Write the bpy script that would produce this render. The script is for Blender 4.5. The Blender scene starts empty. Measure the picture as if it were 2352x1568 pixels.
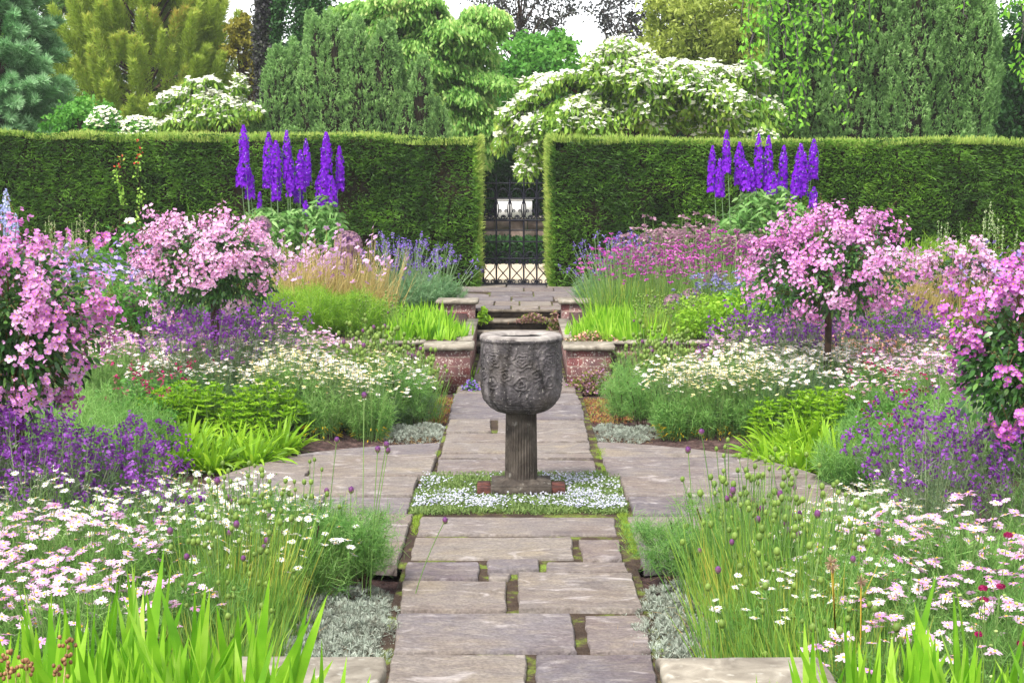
import bpy, math, random
import numpy as np
S = bpy.context.scene
R = math.radians
random.seed(4)
# ------------------------------------------------------------------ camera, sky, sun, exposure
CH, CX, FP = 2.15, -0.02, 3500.0
PITCH = math.atan((784 - 440) / FP)
cam = bpy.data.objects.new('camera', bpy.data.cameras.new('camera'))
S.collection.objects.link(cam); S.camera = cam
cam.data.sensor_width = 36; cam.data.lens = FP / 2352 * 36
cam.data.clip_end = 3000; cam.data.clip_start = 0.05
cam.location = (CX, 0, CH)
cam.rotation_euler = (math.pi / 2 - PITCH, 0, 11 / FP)
W = bpy.data.worlds.new('World'); S.world = W; W.use_nodes = True
nt = W.node_tree; nt.nodes.clear()
sky = nt.nodes.new('ShaderNodeTexSky'); sky.sky_type = 'NISHITA'; sky.sun_disc = False
SUN_EL, SUN_ROT = R(58), R(215)
sky.sun_elevation = SUN_EL; sky.sun_rotation = SUN_ROT
sky.dust_density = .8; sky.air_density = 1; sky.ozone_density = 1; sky.altitude = 0
hs = nt.nodes.new('ShaderNodeHueSaturation'); hs.inputs['Saturation'].default_value = 0.12
bg = nt.nodes.new('ShaderNodeBackground'); bg.inputs[1].default_value = 0.15
wo = nt.nodes.new('ShaderNodeOutputWorld')
nt.links.new(sky.outputs[0], hs.inputs['Color']); nt.links.new(hs.outputs[0], bg.inputs[0]); nt.links.new(bg.outputs[0], wo.inputs[0])
sl = bpy.data.lights.new('sun', 'SUN'); sl.energy = 2.3; sl.angle = R(10); sl.color = (1, .96, .88)
so = bpy.data.objects.new('sun', sl); S.collection.objects.link(so)
so.rotation_euler = (math.pi / 2 - SUN_EL, 0, math.pi - SUN_ROT)
S.view_settings.view_transform = 'Standard'; S.view_settings.look = 'None'
S.view_settings.exposure = 1.33; S.view_settings.gamma = 1
S.render.resolution_x = 1024; S.render.resolution_y = 682
try:
    S.cycles.transparent_max_bounces = 4; S.cycles.max_bounces = 6
except Exception: pass

# pixel (in a 2352 wide copy of the photo) to place
def dep(Y, z): return Y * math.cos(PITCH) + (CH - z) * math.sin(PITCH)
def px(u, Y, z=0.3): return CX + (u - 1187) * dep(Y, z) / FP
def pz(v, Y): return CH - Y * math.tan(math.atan((v - 784) / FP) + PITCH)
def py(v, z=0.0): return (CH - z) / math.tan(math.atan((v - 784) / FP) + PITCH)

# ------------------------------------------------------------------ geometry helpers
def rg(s): return np.random.default_rng(s)
def unit(v):
    return v / np.maximum(np.linalg.norm(v, axis=-1, keepdims=True), 1e-9)
_T = rg(77).random((32, 32, 32))
def vn(p, s=1.0):
    p = np.asarray(p, float) * s; i = np.floor(p).astype(int); f = p - i; f = f * f * (3 - 2 * f); o = 0
    for dx in (0, 1):
        for dy in (0, 1):
            for dz in (0, 1):
                w = (f[..., 0] if dx else 1 - f[..., 0]) * (f[..., 1] if dy else 1 - f[..., 1]) * (f[..., 2] if dz else 1 - f[..., 2])
                o = o + w * _T[(i[..., 0] + dx) % 32, (i[..., 1] + dy) % 32, (i[..., 2] + dz) % 32]
    return o
class G:
    def __init__(s): s.V = []; s.F = []; s.n = 0
    def add(s, v, f, a=0.5, m=0):
        v = np.asarray(v, float).reshape(-1, 3); f = np.asarray(f, int)
        if len(f) == 0: return s
        a = np.broadcast_to(np.asarray(a, float), (len(f),))
        s.V.append(v); s.F.append((f + s.n, a, m)); s.n += len(v); return s
    def box(s, x0, x1, y0, y1, z0, z1, a=.5, m=0):
        v = [(x, y, z) for z in (z0, z1) for y in (y0, y1) for x in (x0, x1)]
        return s.add(v, [(0, 2, 3, 1), (4, 5, 7, 6), (0, 1, 5, 4), (2, 6, 7, 3), (0, 4, 6, 2), (1, 3, 7, 5)], a, m)
    def mesh(s, name, mats, smooth=False):
        me = bpy.data.meshes.new(name)
        V = np.concatenate(s.V) if s.V else np.zeros((0, 3))
        me.vertices.add(len(V)); me.vertices.foreach_set('co', V.astype(np.float32).ravel())
        li = np.concatenate([f.ravel() for f, a, m in s.F]); lt = np.concatenate([np.full(len(f), f.shape[1]) for f, a, m in s.F])
        ls = np.concatenate([[0], np.cumsum(lt)[:-1]])
        me.loops.add(len(li)); me.loops.foreach_set('vertex_index', li.astype(np.int32))
        me.polygons.add(len(lt)); me.polygons.foreach_set('loop_start', ls.astype(np.int32))
        mi = np.concatenate([np.full(len(f), m) for f, a, m in s.F]).astype(np.int32)
        for m in mats: me.materials.append(m)
        me.polygons.foreach_set('material_index', mi)
        me.update(calc_edges=True)
        at = me.attributes.new('v', 'FLOAT', 'FACE')
        at.data.foreach_set('value', np.concatenate([a for f, a, m in s.F]).astype(np.float32))
        if smooth: me.polygons.foreach_set('use_smooth', np.ones(len(lt), bool))
        me.validate()
        return me
def blades(g, B, D, L, Wd, segs=2, droop=0., prof=None, side=None, r=None, m=0, a=None, fold=0.):
    B = np.asarray(B, float); n = len(B)
    if n == 0: return
    D = unit(np.asarray(D, float)); L = np.broadcast_to(L, (n,)); Wd = np.broadcast_to(Wd, (n,)); droop = np.broadcast_to(droop, (n,))
    if side is None: side = np.cross(D, r.normal(size=(n, 3)))
    side = unit(side)
    t = np.linspace(0, 1, segs + 1)
    if prof is None: prof = [.35] + [1] * (segs - 1) + [.06] if segs > 1 else [1, .2]
    prof = np.asarray(prof)
    C = B[:, None] + D[:, None] * (L[:, None] * t)[..., None]
    C[..., 2] -= (droop * L)[:, None] * t ** 2
    off = side[:, None] * (Wd[:, None] * prof * .5)[..., None]
    V = np.stack([C - off, C + off], 2).reshape(-1, 3)
    b = (np.arange(n) * (segs + 1) * 2)[:, None] + (np.arange(segs) * 2)[None]
    f = np.stack([b, b + 1, b + 3, b + 2], -1).reshape(-1, 4)
    if a is None: a = (r.random(n) if r is not None else np.full(n, .5))
    g.add(V, f, np.repeat(np.broadcast_to(a, (n,)), segs), m)
def tubes(g, P, Rr, sides=3, m=0, a=.5):
    P = np.asarray(P, float)
    if P.ndim == 2: P = P[None]
    n, k, _ = P.shape
    Rr = np.broadcast_to(Rr, (n, k)) if np.ndim(Rr) != 1 or len(np.atleast_1d(Rr)) == k else np.repeat(np.asarray(Rr)[:, None], k, 1)
    T = unit(np.gradient(P, axis=1)); ref = np.where(np.abs(T[..., :1]) < .8, [[[1., 0, 0]]], [[[0, 1., 0]]])
    e1 = unit(np.cross(T, ref)); e2 = np.cross(T, e1)
    an = np.arange(sides) / sides * 2 * np.pi
    V = P[:, :, None] + Rr[..., None, None] * (np.cos(an)[None, None, :, None] * e1[:, :, None] + np.sin(an)[None, None, :, None] * e2[:, :, None])
    i = np.arange(n)[:, None, None] * k * sides; j = np.arange(k - 1)[None, :, None] * sides; q = np.arange(sides)[None, None]
    q2 = (q + 1) % sides
    f = np.stack([i + j + q, i + j + q2, i + j + sides + q2, i + j + sides + q], -1).reshape(-1, 4)
    g.add(V, f, a if np.ndim(a) == 0 else np.repeat(a, (k - 1) * sides), m)
def stems(g, A, B, rad, r, k=4, bow=.12, m=0, a=None):
    A = np.asarray(A, float); B = np.asarray(B, float); t = np.linspace(0, 1, k)[None, :, None]
    d = B - A; h = d.copy(); h[:, 2] = 0
    P = A[:, None] + d[:, None] * t - (h * bow * 2)[:, None] * (t * (1 - t))
    P[..., 2] += (np.linalg.norm(h, axis=1)[:, None] * bow * 2) * (t * (1 - t))[..., 0]
    tubes(g, P, np.full((len(A), k), rad), 3, m, r.random(len(A)) if a is None else a)
def basis(N):
    ref = np.where(np.abs(N[:, 2:3]) < .9, [[0., 0, 1]], [[1., 0, 0]])
    e1 = unit(np.cross(N, ref)); return e1, np.cross(N, e1)
def daisies(g, B, N, rad, r, petals=11, pw=.36, lift=.18, droop=.0, m=0, mc=1, cen=.28, a=None, prof=(.45, 1, .55)):
    B = np.asarray(B, float); n = len(B)
    if n == 0: return
    N = unit(np.asarray(N, float)); rad = np.broadcast_to(rad, (n,)); e1, e2 = basis(N)
    th = np.arange(petals) / petals * 2 * np.pi + r.random((n, 1)) * 6.3 + r.normal(size=(n, petals)) * .08
    c, s = np.cos(th)[..., None], np.sin(th)[..., None]
    d = c * e1[:, None] + s * e2[:, None]; sd = -s * e1[:, None] + c * e2[:, None]
    dd = d + N[:, None] * (lift + r.normal(size=(n, petals, 1)) * .08)
    st = B[:, None] + d * (rad * cen * .6)[:, None, None]
    L = (rad * (1 - cen * .5))[:, None] * (1 + r.normal(size=(n, petals)) * .07)
    aa = r.random(n) if a is None else np.broadcast_to(a, (n,))
    blades(g, st.reshape(-1, 3), dd.reshape(-1, 3), L.ravel(), np.repeat(rad * pw, petals), 2, droop, prof, sd.reshape(-1, 3), r, m, np.clip(np.repeat(aa, petals) + r.normal(size=n * petals) * .10, 0, 1))
    if mc is None: return
    k = 6; ph = np.arange(k) / k * 2 * np.pi
    ring = B[:, None] + (rad * cen)[:, None, None] * (np.cos(ph)[None, :, None] * e1[:, None] + np.sin(ph)[None, :, None] * e2[:, None]) + N[:, None] * (rad * .05)[:, None, None]
    ap = B + N * (rad * .22)[:, None]
    V = np.concatenate([ring, ap[:, None]], 1).reshape(-1, 3)
    b = np.arange(n)[:, None] * (k + 1); q = np.arange(k)[None]
    g.add(V, np.stack([b + q, b + (q + 1) % k, np.broadcast_to(b + k, (n, k))], -1).reshape(-1, 3), .5, mc)
def eggs(g, B, rx, rz, r, D=None, m=0, a=None, seg=7, rings=5):
    B = np.asarray(B, float); n = len(B); rx = np.broadcast_to(rx, (n,)); rz = np.broadcast_to(rz, (n,))
    ph = np.linspace(0, np.pi, rings + 1); an = np.arange(seg) / seg * 2 * np.pi
    u = np.stack([np.sin(ph)[:, None] * np.cos(an)[None] * np.ones((rings + 1, 1)), np.sin(ph)[:, None] * np.sin(an)[None], np.cos(ph)[:, None] * np.ones((1, seg))], -1)
    V = B[:, None, None] + u[None] * np.stack([rx, rx, rz], -1)[:, None, None]
    i = np.arange(n)[:, None, None] * (rings + 1) * seg; j = np.arange(rings)[None, :, None] * seg; q = np.arange(seg)[None, None]
    f = np.stack([i + j + q, i + j + seg + q, i + j + seg + (q + 1) % seg, i + j + (q + 1) % seg], -1).reshape(-1, 4)
    a = r.random(n) if a is None else np.broadcast_to(a, (n,))
    av = np.repeat(a[:, None], rings * seg, 1).reshape(n, rings, seg) * .5
    av = av + (np.linspace(.5, 0, rings)[None, :, None]) * (a > .7)[:, None, None]
    g.add(V, f, av.ravel(), m)
def lathe(g, prof, seg=48, c=(0, 0), a=.5, m=0):
    an = np.arange(seg) / seg * 2 * np.pi; p = np.asarray(prof, float); k = len(p)
    V = np.stack([c[0] + p[:, :1] * np.cos(an), c[1] + p[:, :1] * np.sin(an), p[:, 1:2] * np.ones(seg)], -1)
    j = np.arange(k - 1)[:, None] * seg; q = np.arange(seg)[None]
    g.add(V, np.stack([j + q, j + (q + 1) % seg, j + seg + (q + 1) % seg, j + seg + q], -1).reshape(-1, 4), a, m)
    return V

# ------------------------------------------------------------------ materials
def hexc(h): 
    c = [int(h[i:i + 2], 16) / 255 for i in (0, 2, 4)]
    return tuple((x / 12.92 if x < .04 else ((x + .055) / 1.055) ** 2.4) for x in c) + (1,)
MATS = {}
def leafmat(name, cols, rough=.55, trans=.35, ns=2.0, mix=.35, spec=.3):
    if name in MATS: return MATS[name]
    m = bpy.data.materials.new(name); m.use_nodes = True; n = m.node_tree.nodes; l = m.node_tree.links; n.clear()
    at = n.new('ShaderNodeAttribute'); at.attribute_name = 'v'
    tc = n.new('ShaderNodeNewGeometry'); no = n.new('ShaderNodeTexNoise'); no.inputs['Scale'].default_value = ns; no.inputs['Detail'].default_value = 3
    l.new(tc.outputs['Position'], no.inputs['Vector'])
    mr = n.new('ShaderNodeMapRange'); mr.inputs['From Min'].default_value = .3; mr.inputs['From Max'].default_value = .7
    l.new(no.outputs['Fac'], mr.inputs['Value'])
    mx = n.new('ShaderNodeMix'); mx.inputs['Factor'].default_value = mix
    l.new(at.outputs['Fac'], mx.inputs['A']); l.new(mr.outputs[0], mx.inputs['B'])
    cr = n.new('ShaderNodeValToRGB'); e = cr.color_ramp.elements
    e[0].color = hexc(cols[0]); e[1].color = hexc(cols[-1])
    for i, c in enumerate(cols[1:-1]): e.new((i + 1) / (len(cols) - 1)).color = hexc(c)
    l.new(mx.outputs[0], cr.inputs[0])
    p = n.new('ShaderNodeBsdfPrincipled'); p.inputs['Roughness'].default_value = rough; p.inputs['Specular IOR Level'].default_value = spec
    l.new(cr.outputs[0], p.inputs['Base Color']); out = n.new('ShaderNodeOutputMaterial')
    if trans:
        tr = n.new('ShaderNodeBsdfTranslucent'); l.new(cr.outputs[0], tr.inputs[0]); ms = n.new('ShaderNodeMixShader'); ms.inputs[0].default_value = trans
        l.new(p.outputs[0], ms.inputs[1]); l.new(tr.outputs[0], ms.inputs[2]); l.new(ms.outputs[0], out.inputs[0])
    else: l.new(p.outputs[0], out.inputs[0])
    MATS[name] = m; return m
class N:
    """small node builder for solid surfaces"""
    def __init__(s, name, rough=.85):
        s.m = bpy.data.materials.new(name); s.m.use_nodes = True; s.n = s.m.node_tree.nodes; s.l = s.m.node_tree.links
        s.p = s.n['Principled BSDF']; s.p.inputs['Roughness'].default_value = rough; s.g = s.n.new('ShaderNodeNewGeometry'); s.pos = s.g.outputs['Position']; s.p.inputs['Specular IOR Level'].default_value = .25
    def noise(s, sc, det=5, stretch=None, vec=None, rough=.55, dist=0):
        v = vec or s.pos
        if stretch: 
            mp = s.n.new('ShaderNodeMapping'); mp.inputs['Scale'].default_value = stretch; s.l.new(v, mp.inputs[0]); v = mp.outputs[0]
        t = s.n.new('ShaderNodeTexNoise'); t.inputs['Scale'].default_value = sc; t.inputs['Detail'].default_value = det; t.inputs['Roughness'].default_value = rough; t.inputs['Distortion'].default_value = dist
        s.l.new(v, t.inputs['Vector']); return t.outputs['Fac']
    def attr(s):
        a = s.n.new('ShaderNodeAttribute'); a.attribute_name = 'v'; return a.outputs['Fac']
    def ramp(s, fac, stops):
        c = s.n.new('ShaderNodeValToRGB'); e = c.color_ramp.elements
        e[0].position = stops[0][0]; e[0].color = hexc(stops[0][1]) if isinstance(stops[0][1], str) else (stops[0][1],) * 3 + (1,)
        e[1].position = stops[-1][0]; e[1].color = hexc(stops[-1][1]) if isinstance(stops[-1][1], str) else (stops[-1][1],) * 3 + (1,)
        for q, h in stops[1:-1]: e.new(q).color = hexc(h) if isinstance(h, str) else (h,) * 3 + (1,)
        s.l.new(fac, c.inputs[0]); return c.outputs[0]
    def mix(s, f, a, b, mode='MIX'):
        x = s.n.new('ShaderNodeMix'); x.data_type = 'RGBA'; x.blend_type = mode
        for k, v in ((0, f), (6, a), (7, b)):
            if isinstance(v, (int, float)): x.inputs[k].default_value = v if k == 0 else (v, v, v, 1)
            elif isinstance(v, str): x.inputs[k].default_value = hexc(v)
            else: s.l.new(v, x.inputs[k])
        return x.outputs[2]
    def bump(s, h, st=.5, d=.01):
        b = s.n.new('ShaderNodeBump'); b.inputs['Strength'].default_value = st; b.inputs['Distance'].default_value = d; s.l.new(h, b.inputs['Height']); s.l.new(b.outputs[0], s.p.inputs['Normal'])
    def done(s, c):
        if isinstance(c, str): s.p.inputs['Base Color'].default_value = hexc(c)
        else: s.l.new(c, s.p.inputs['Base Color'])
        return s.m
def M_slab():
    k = N('sandstone_flag', .8)
    vm = k.n.new('ShaderNodeVectorMath'); vm.operation = 'MULTIPLY_ADD'; vm.inputs[0].default_value = (13, 29, 7); k.l.new(k.attr(), vm.inputs[1]); k.l.new(k.g.outputs['Position'], vm.inputs[2]); k.pos = vm.outputs[0]
    big = k.noise(1.7, 3); st = k.noise(4.5, 7, (1, 2.0, 1), dist=1.6); fine = k.noise(60, 4)
    c = k.ramp(k.attr(), [(0, '5a535c'), (.25, '787078'), (.5, '94887e'), (.75, 'a09480'), (1, '7c6662')])
    c = k.mix(.42, c, k.ramp(st, [(.3, '484048'), (.45, '726a72'), (.56, '90867e'), (.72, 'b8aca0')]), 'MIX')
    c = k.mix(.4, c, k.ramp(big, [(.35, '6e5e5a'), (.55, '7c7678'), (.7, '928470')]))
    c = k.mix(.5, c, k.ramp(fine, [(.3, '505050'), (.7, 'b8b8b8')]), 'OVERLAY')
    sc = k.noise(3.2, 5, (1, 1.6, 1), dist=2.0)
    c = k.mix(k.ramp(sc, [(.57, 0.), (.82, .6)]), c, 'c8c0c0')
    dk = k.noise(4.3, 5, dist=1)
    c = k.mix(k.ramp(dk, [(.56, 0.), (.74, .5)]), c, '4a4246')
    k.bump(k.noise(11, 7, (1, 1.6, 1), dist=1.5), .8, .02); return k.done(c)
def M_stone(name, cols, lich='c9c6bc', amt=.6, sc=6):
    k = N(name, .9); c = k.ramp(k.noise(sc, 7, dist=.8), [(.3, cols[0]), (.5, cols[1]), (.72, cols[2])])
    c = k.mix(k.ramp(k.noise(16, 6), [(amt - .04, 0.), (amt + .12, .6)]), c, lich)
    c = k.mix(k.ramp(k.noise(3, 4), [(.55, 0.), (.75, .5)]), c, cols[0])
    k.bump(k.noise(30, 6), .6, .012); return k.done(c)
def M_brick():
    k = N('old_red_brick', .9)
    sx = k.n.new('ShaderNodeSeparateXYZ'); k.l.new(k.pos, sx.inputs[0]); ad = k.n.new('ShaderNodeMath'); ad.operation = 'ADD'
    k.l.new(sx.outputs[0], ad.inputs[0]); k.l.new(sx.outputs[1], ad.inputs[1]); cb = k.n.new('ShaderNodeCombineXYZ'); k.l.new(ad.outputs[0], cb.inputs[0]); k.l.new(sx.outputs[2], cb.inputs[1])
    b = k.n.new('ShaderNodeTexBrick'); k.l.new(cb.outputs[0], b.inputs['Vector']); b.inputs['Scale'].default_value = 1; b.inputs['Brick Width'].default_value = .25; b.inputs['Row Height'].default_value = .104
    b.inputs['Mortar Size'].default_value = .008; b.inputs['Mortar Smooth'].default_value = .4; b.inputs['Color1'].default_value = hexc('6c3436'); b.inputs['Color2'].default_value = hexc('645052'); b.inputs['Mortar'].default_value = hexc('8f867a')
    c = k.mix(.5, b.outputs[0], k.ramp(k.noise(9, 6), [(.3, '4c3a3c'), (.55, '7c5450'), (.75, '94857c')]))
    c = k.mix(k.ramp(k.noise(45, 4), [(.58, 0.), (.64, .8)]), c, 'c8bfb6')
    k.bump(b.outputs['Fac'], -.6, .01); return k.done(c)
def M_soil():
    k = N('garden_soil', 1); c = k.ramp(k.noise(14, 8), [(.3, '2c2020'), (.5, '4a3836'), (.7, '6a5450')])
    c = k.mix(k.ramp(k.noise(70, 3), [(.66, 0.), (.72, .6)]), c, '9a8a80'); k.bump(k.noise(22, 8), 1, .05); return k.done(c)
def M_joint():
    k = N('mossy_joint', 1); c = k.ramp(k.noise(5, 5), [(.40, '3a2e26'), (.5, '4e4034'), (.57, '66702e'), (.72, '84a03a')])
    c = k.mix(k.ramp(k.noise(60, 5), [(.4, 0.), (.7, .8)]), c, '3c3028'); k.bump(k.noise(60, 5), 1, .02); return k.done(c)
slabM, soilM, jointM, brickM = M_slab(), M_soil(), M_joint(), M_brick()
copM = M_stone('weathered_coping_stone', ('625a50', '8a8276', 'aea698'), amt=.62)
urnM = N('dark_weathered_stone', .75)
_c = urnM.ramp(urnM.noise(11, 8, (1, 1, .45), dist=.5), [(.34, '2a2628'), (.48, '484446'), (.6, '625c5e'), (.75, '88827e')])
_c = urnM.mix(urnM.ramp(urnM.noise(70, 4), [(.63, 0.), (.68, .8)]), _c, 'a9a49c')
_c = urnM.mix(urnM.ramp(urnM.noise(4, 4), [(.5, 0.), (.7, .5)]), _c, '4a4238')
urnM.bump(urnM.noise(40, 6), .5, .008); urnM = urnM.done(_c)
def flat(name, h, rough=.8, noise=8, k2=None):
    k = N(name, rough); return k.done(k.ramp(k.noise(noise, 5), [(.35, k2 or h), (.65, h)]))
ironM = flat('black_wrought_iron', '1c1c2c', .5, 20, '14141c')
barkM = flat('dark_bark', '5a4638', .9, 12, '2e241e')
greybark = flat('grey_bark', '6a6064', .9, 12, '3a3438')
woodM = flat('stake_wood', '6b5646', .9, 18, '46382e')

# ------------------------------------------------------------------ scene objects
C = S.collection
def tag(o, label, cat, group=None, kind=None):
    if label: o['label'] = label
    if cat: o['category'] = cat
    if group: o['group'] = group
    if kind: o['kind'] = kind
    return o
def obj(name, me, parent=None):
    if isinstance(me, tuple): me = me[0].mesh(name, me[1])
    o = bpy.data.objects.new(name, me); C.objects.link(o); o.parent = parent; return o
def thing(name, label, cat, loc=(0, 0, 0), group=None, rz=0):
    o = bpy.data.objects.new(name, None); C.objects.link(o); o.location = loc; o.rotation_euler = (0, 0, rz)
    o.empty_display_size = .1; return tag(o, label, cat, group)
def struct(name, g, mats, smooth=False):
    o = bpy.data.objects.new(name, g.mesh(name, mats, smooth)); C.objects.link(o); o['kind'] = 'structure'; return o
def kids(o): return KIDS.get(o.name, [])
KIDS = {}
def part(name, g, mats, parent, smooth=False):
    o = bpy.data.objects.new(name, g.mesh(name, mats, smooth)); C.objects.link(o); o.parent = parent
    KIDS.setdefault(parent.name, []).append(o); return o
def dup(o, parent=None):
    c = o.copy(); C.objects.link(c); c.parent = parent
    for k in KIDS.get(o.name, []): dup(k, c)
    return c

# ------------------------------------------------------------------ ground
CC, CR = (0.0, 10.85), 2.35
def sm(t): t = np.clip(t, 0, 1); return t * t * (3 - 2 * t)
def gzv(x, Y):
    x = np.asarray(x, float); Y = np.asarray(Y, float); ax = np.abs(x)
    z = -.09 + .16 * sm((np.minimum(ax - .8, np.hypot(x, Y - CC[1]) - CR) - .2) / 1.6)
    z = np.where((Y > 17.42), np.where(ax > .68, .42 + .07 * sm((Y - 17.4) / 3.5), -.09), z)
    z = np.where(Y > 21.6, .475, z)
    z = np.where((Y < 5.15) & (ax > .56), .34, z)
    return z
def gz(x, Y): return float(gzv(x, Y))
xs = np.concatenate([-np.arange(4, 16.1, .4)[::-1], np.arange(-3.9, 3.95, .1), np.arange(4, 16.1, .4)])
ys = np.concatenate([np.arange(1, 5.2, .3), np.arange(5.2, 18, .12), np.arange(18, 28.6, .3)])
XX, YY = np.meshgrid(xs, ys)
ZZ = gzv(XX, YY) + (vn(np.stack([XX, YY, XX * 0], -1), 2.2) - .5) * .05 + (vn(np.stack([XX, YY, XX * 0], -1), 9) - .5) * .03
def gridf(nx, ny):
    j = np.arange(ny - 1)[:, None] * nx; i = np.arange(nx - 1)[None]
    return np.stack([j + i, j + i + 1, j + i + nx + 1, j + i + nx], -1).reshape(-1, 4)
g = G(); g.add(np.stack([XX, YY, ZZ], -1), gridf(len(xs), len(ys))); struct('soil', g, [soilM], True)
grassM = leafmat('lawn_grass', ('3c5a22', '557a2c', '6f9438'), trans=0, ns=5)
g = G(); g.add([(-900, -900, -.35), (900, -900, -.35), (900, 1500, -.35), (-900, 1500, -.35)], [(0, 1, 2, 3)])
g.add([(-60, 28.5, .44), (60, 28.5, .44), (60, 120, .44), (-60, 120, .44)], [(0, 1, 2, 3)]); struct('ground', g, [grassM])
k = N('pale_gravel', .95); gravM = k.done(k.ramp(k.noise(40, 5), [(.3, 'a8957f'), (.6, 'd2c3ae'), (.8, 'e6dccb')]))
g = G(); g.add([(-6, 27.3, .49), (7, 27.3, .49), (7, 35.2, .49), (-6, 35.2, .49)], [(0, 1, 2, 3)]); struct('gravel_path', g, [gravM])

def clip_circle(poly):
    th = np.linspace(0, 2 * np.pi, 49)[:-1]; cp = [(CC[0] + CR * math.cos(t), CC[1] + CR * math.sin(t)) for t in th]
    out = poly
    for i in range(len(cp)):
        a, b = cp[i], cp[(i + 1) % len(cp)]; inp = out; out = []
        def ins(p): return (b[0] - a[0]) * (p[1] - a[1]) - (b[1] - a[1]) * (p[0] - a[0]) >= 0
        for j in range(len(inp)):
            p, q = inp[j - 1], inp[j]; ip, iq = ins(p), ins(q)
            if ip != iq:
                d = (b[0] - a[0]) * (q[1] - p[1]) - (b[1] - a[1]) * (q[0] - p[0]); e = (b[0] - a[0]) * (p[1] - a[1]) - (b[1] - a[1]) * (p[0] - a[0])
                t = -e / d; out.append((p[0] + (q[0] - p[0]) * t, p[1] + (q[1] - p[1]) * t))
            if iq: out.append(q)
        if not out: return []
    return out
def slab(g, poly, r, top=0.0, th=.065, gap=.007):
    pts = []
    for j in range(len(poly)):
        p, q = np.array(poly[j]), np.array(poly[(j + 1) % len(poly)]); n = max(1, int(np.linalg.norm(q - p) / .07))
        for i in range(n):
            c = p + (q - p) * i / n
            pts.append(c)
    P = np.array(pts); c = P.mean(0); 
    d = P - c; mn, mx_ = P.min(0), P.max(0); ext = (mx_ - mn) / 2; P = c + d * (1 - np.array([gap, gap * 3.4]) / ext) ; nn = vn(np.c_[P, P[:, :1] * 0], 9) - .5; P = P + unit(d) * (nn * .014)[:, None] + r.normal(size=P.shape) * .0022
    n = len(P); tz = top + r.normal() * .007; tx, ty = r.normal(size=2) * .008
    def z(Q): return tz + (Q[:, 0] - c[0]) * tx + (Q[:, 1] - c[1]) * ty
    d = unit(P - c); In = P - d * .008
    V = np.concatenate([np.c_[P, z(P) - th], np.c_[P, z(P) - .007], np.c_[In, z(In)]])
    q = np.arange(n); q2 = (q + 1) % n; a = r.random()
    g.add(V, np.r_[np.stack([q, q2, q2 + n, q + n], -1), np.stack([q + n, q2 + n, q2 + 2 * n, q + 2 * n], -1)], a)
    g.add(V[2 * n:], [list(range(n))], a)
r = rg(5); g = G()
def quad(u0, u1, v0, v1, j=.0):
    Y1, Y0 = py(v0), py(v1); return [(px(u0, Y0, 0), Y0), (px(u1, Y0, 0), Y0), (px(u1, Y1, 0), Y1), (px(u0, Y1, 0), Y1)]
def quadl(u0b, u1b, u0t, u1t, v0, v1):
    Y1, Y0 = py(v0), py(v1); return [(px(u0b, Y0, 0), Y0), (px(u1b, Y0, 0), Y0), (px(u1t, Y1, 0), Y1), (px(u0t, Y1, 0), Y1)]
for q in [(955, 1422, 965, 1412, 1184, 1227), (938, 1322, 952, 1314, 1229, 1282), (1338, 1432, 1326, 1424, 1238, 1287), (925, 1103, 933, 1103, 1286, 1329),
          (1117, 1240, 1119, 1238, 1285, 1313), (1119, 1170, 1118, 1176, 1315, 1331), (1255, 1448, 1253, 1438, 1286, 1312), (915, 1165, 922, 1166, 1333, 1404), (1190, 1480, 1188, 1452, 1314, 1403),
          (900, 1330, 912, 1315, 1406, 1497), (1352, 1500, 1340, 1484, 1406, 1497), (880, 1210, 898, 1213, 1500, 1600), (1228, 1520, 1228, 1500, 1499, 1600), (870, 1100, 880, 1100, 1603, 1760), (1110, 1540, 1110, 1520, 1603, 1760)]:
    slab(g, quadl(*q), r)
for u0b, u1b, u0t, u1t, v0, v1 in [(1000, 1372, 1005, 1367, 1054, 1091), (1005, 1367, 1010, 1362, 1041, 1052), (1012, 1360, 1017, 1355, 1016, 1040), (1018, 1355, 1023, 1350, 994, 1015), (1022, 1130, 1032, 1128, 962, 992), (1142, 1350, 1142, 1344, 964, 992),
                                   (1030, 1345, 1036, 1338, 930, 961), (1037, 1120, 1042, 1122, 902, 929), (1124, 1338, 1124, 1325, 902, 929), (1046, 1190, 1053, 1190, 880, 901), (1193, 1325, 1193, 1318, 880, 901)]:
    slab(g, quadl(u0b, u1b, u0t, u1t, v0, v1), r)
rows = [13.3, 12.42, 11.4, 10.7, 10.15, 9.35, 8.4]
vs = {-1: [1015, 1046, 1096, 1139, 1178, 1243, 1325], 1: [1019, 1048, 1095, 1141, 1181, 1242, 1325]}
for sd in (-1, 1):
    yy = [py(v) for v in vs[sd]]; yy[0] = 13.4; yy[-1] = 8.3
    for i in range(6):
        Y1, Y0 = yy[i], yy[i + 1]
        inner = .66 if i in (0, 1) else (.745 if i in (2, 3) else .70)
        cuts = [inner, {0: 9, 1: 1.62, 2: 1.75, 3: 1.35, 4: 1.6, 5: 1.15}[i] + (0 if sd < 0 else .12), 3]
        for c0, c1 in zip(cuts, cuts[1:]):
            if c1 <= c0: continue
            c1_ = min(c1, 3) - .012; P = [(sd * (c0 + .01), Y0), (sd * c1_, Y0), (sd * (c1_ + (.08 if c1 < 3 else 0)), Y1), (sd * (c0 + .01), Y1)]
            if sd < 0: P = P[::-1]
            P = clip_circle(P)
            if len(P) > 2: slab(g, P, r)
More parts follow.
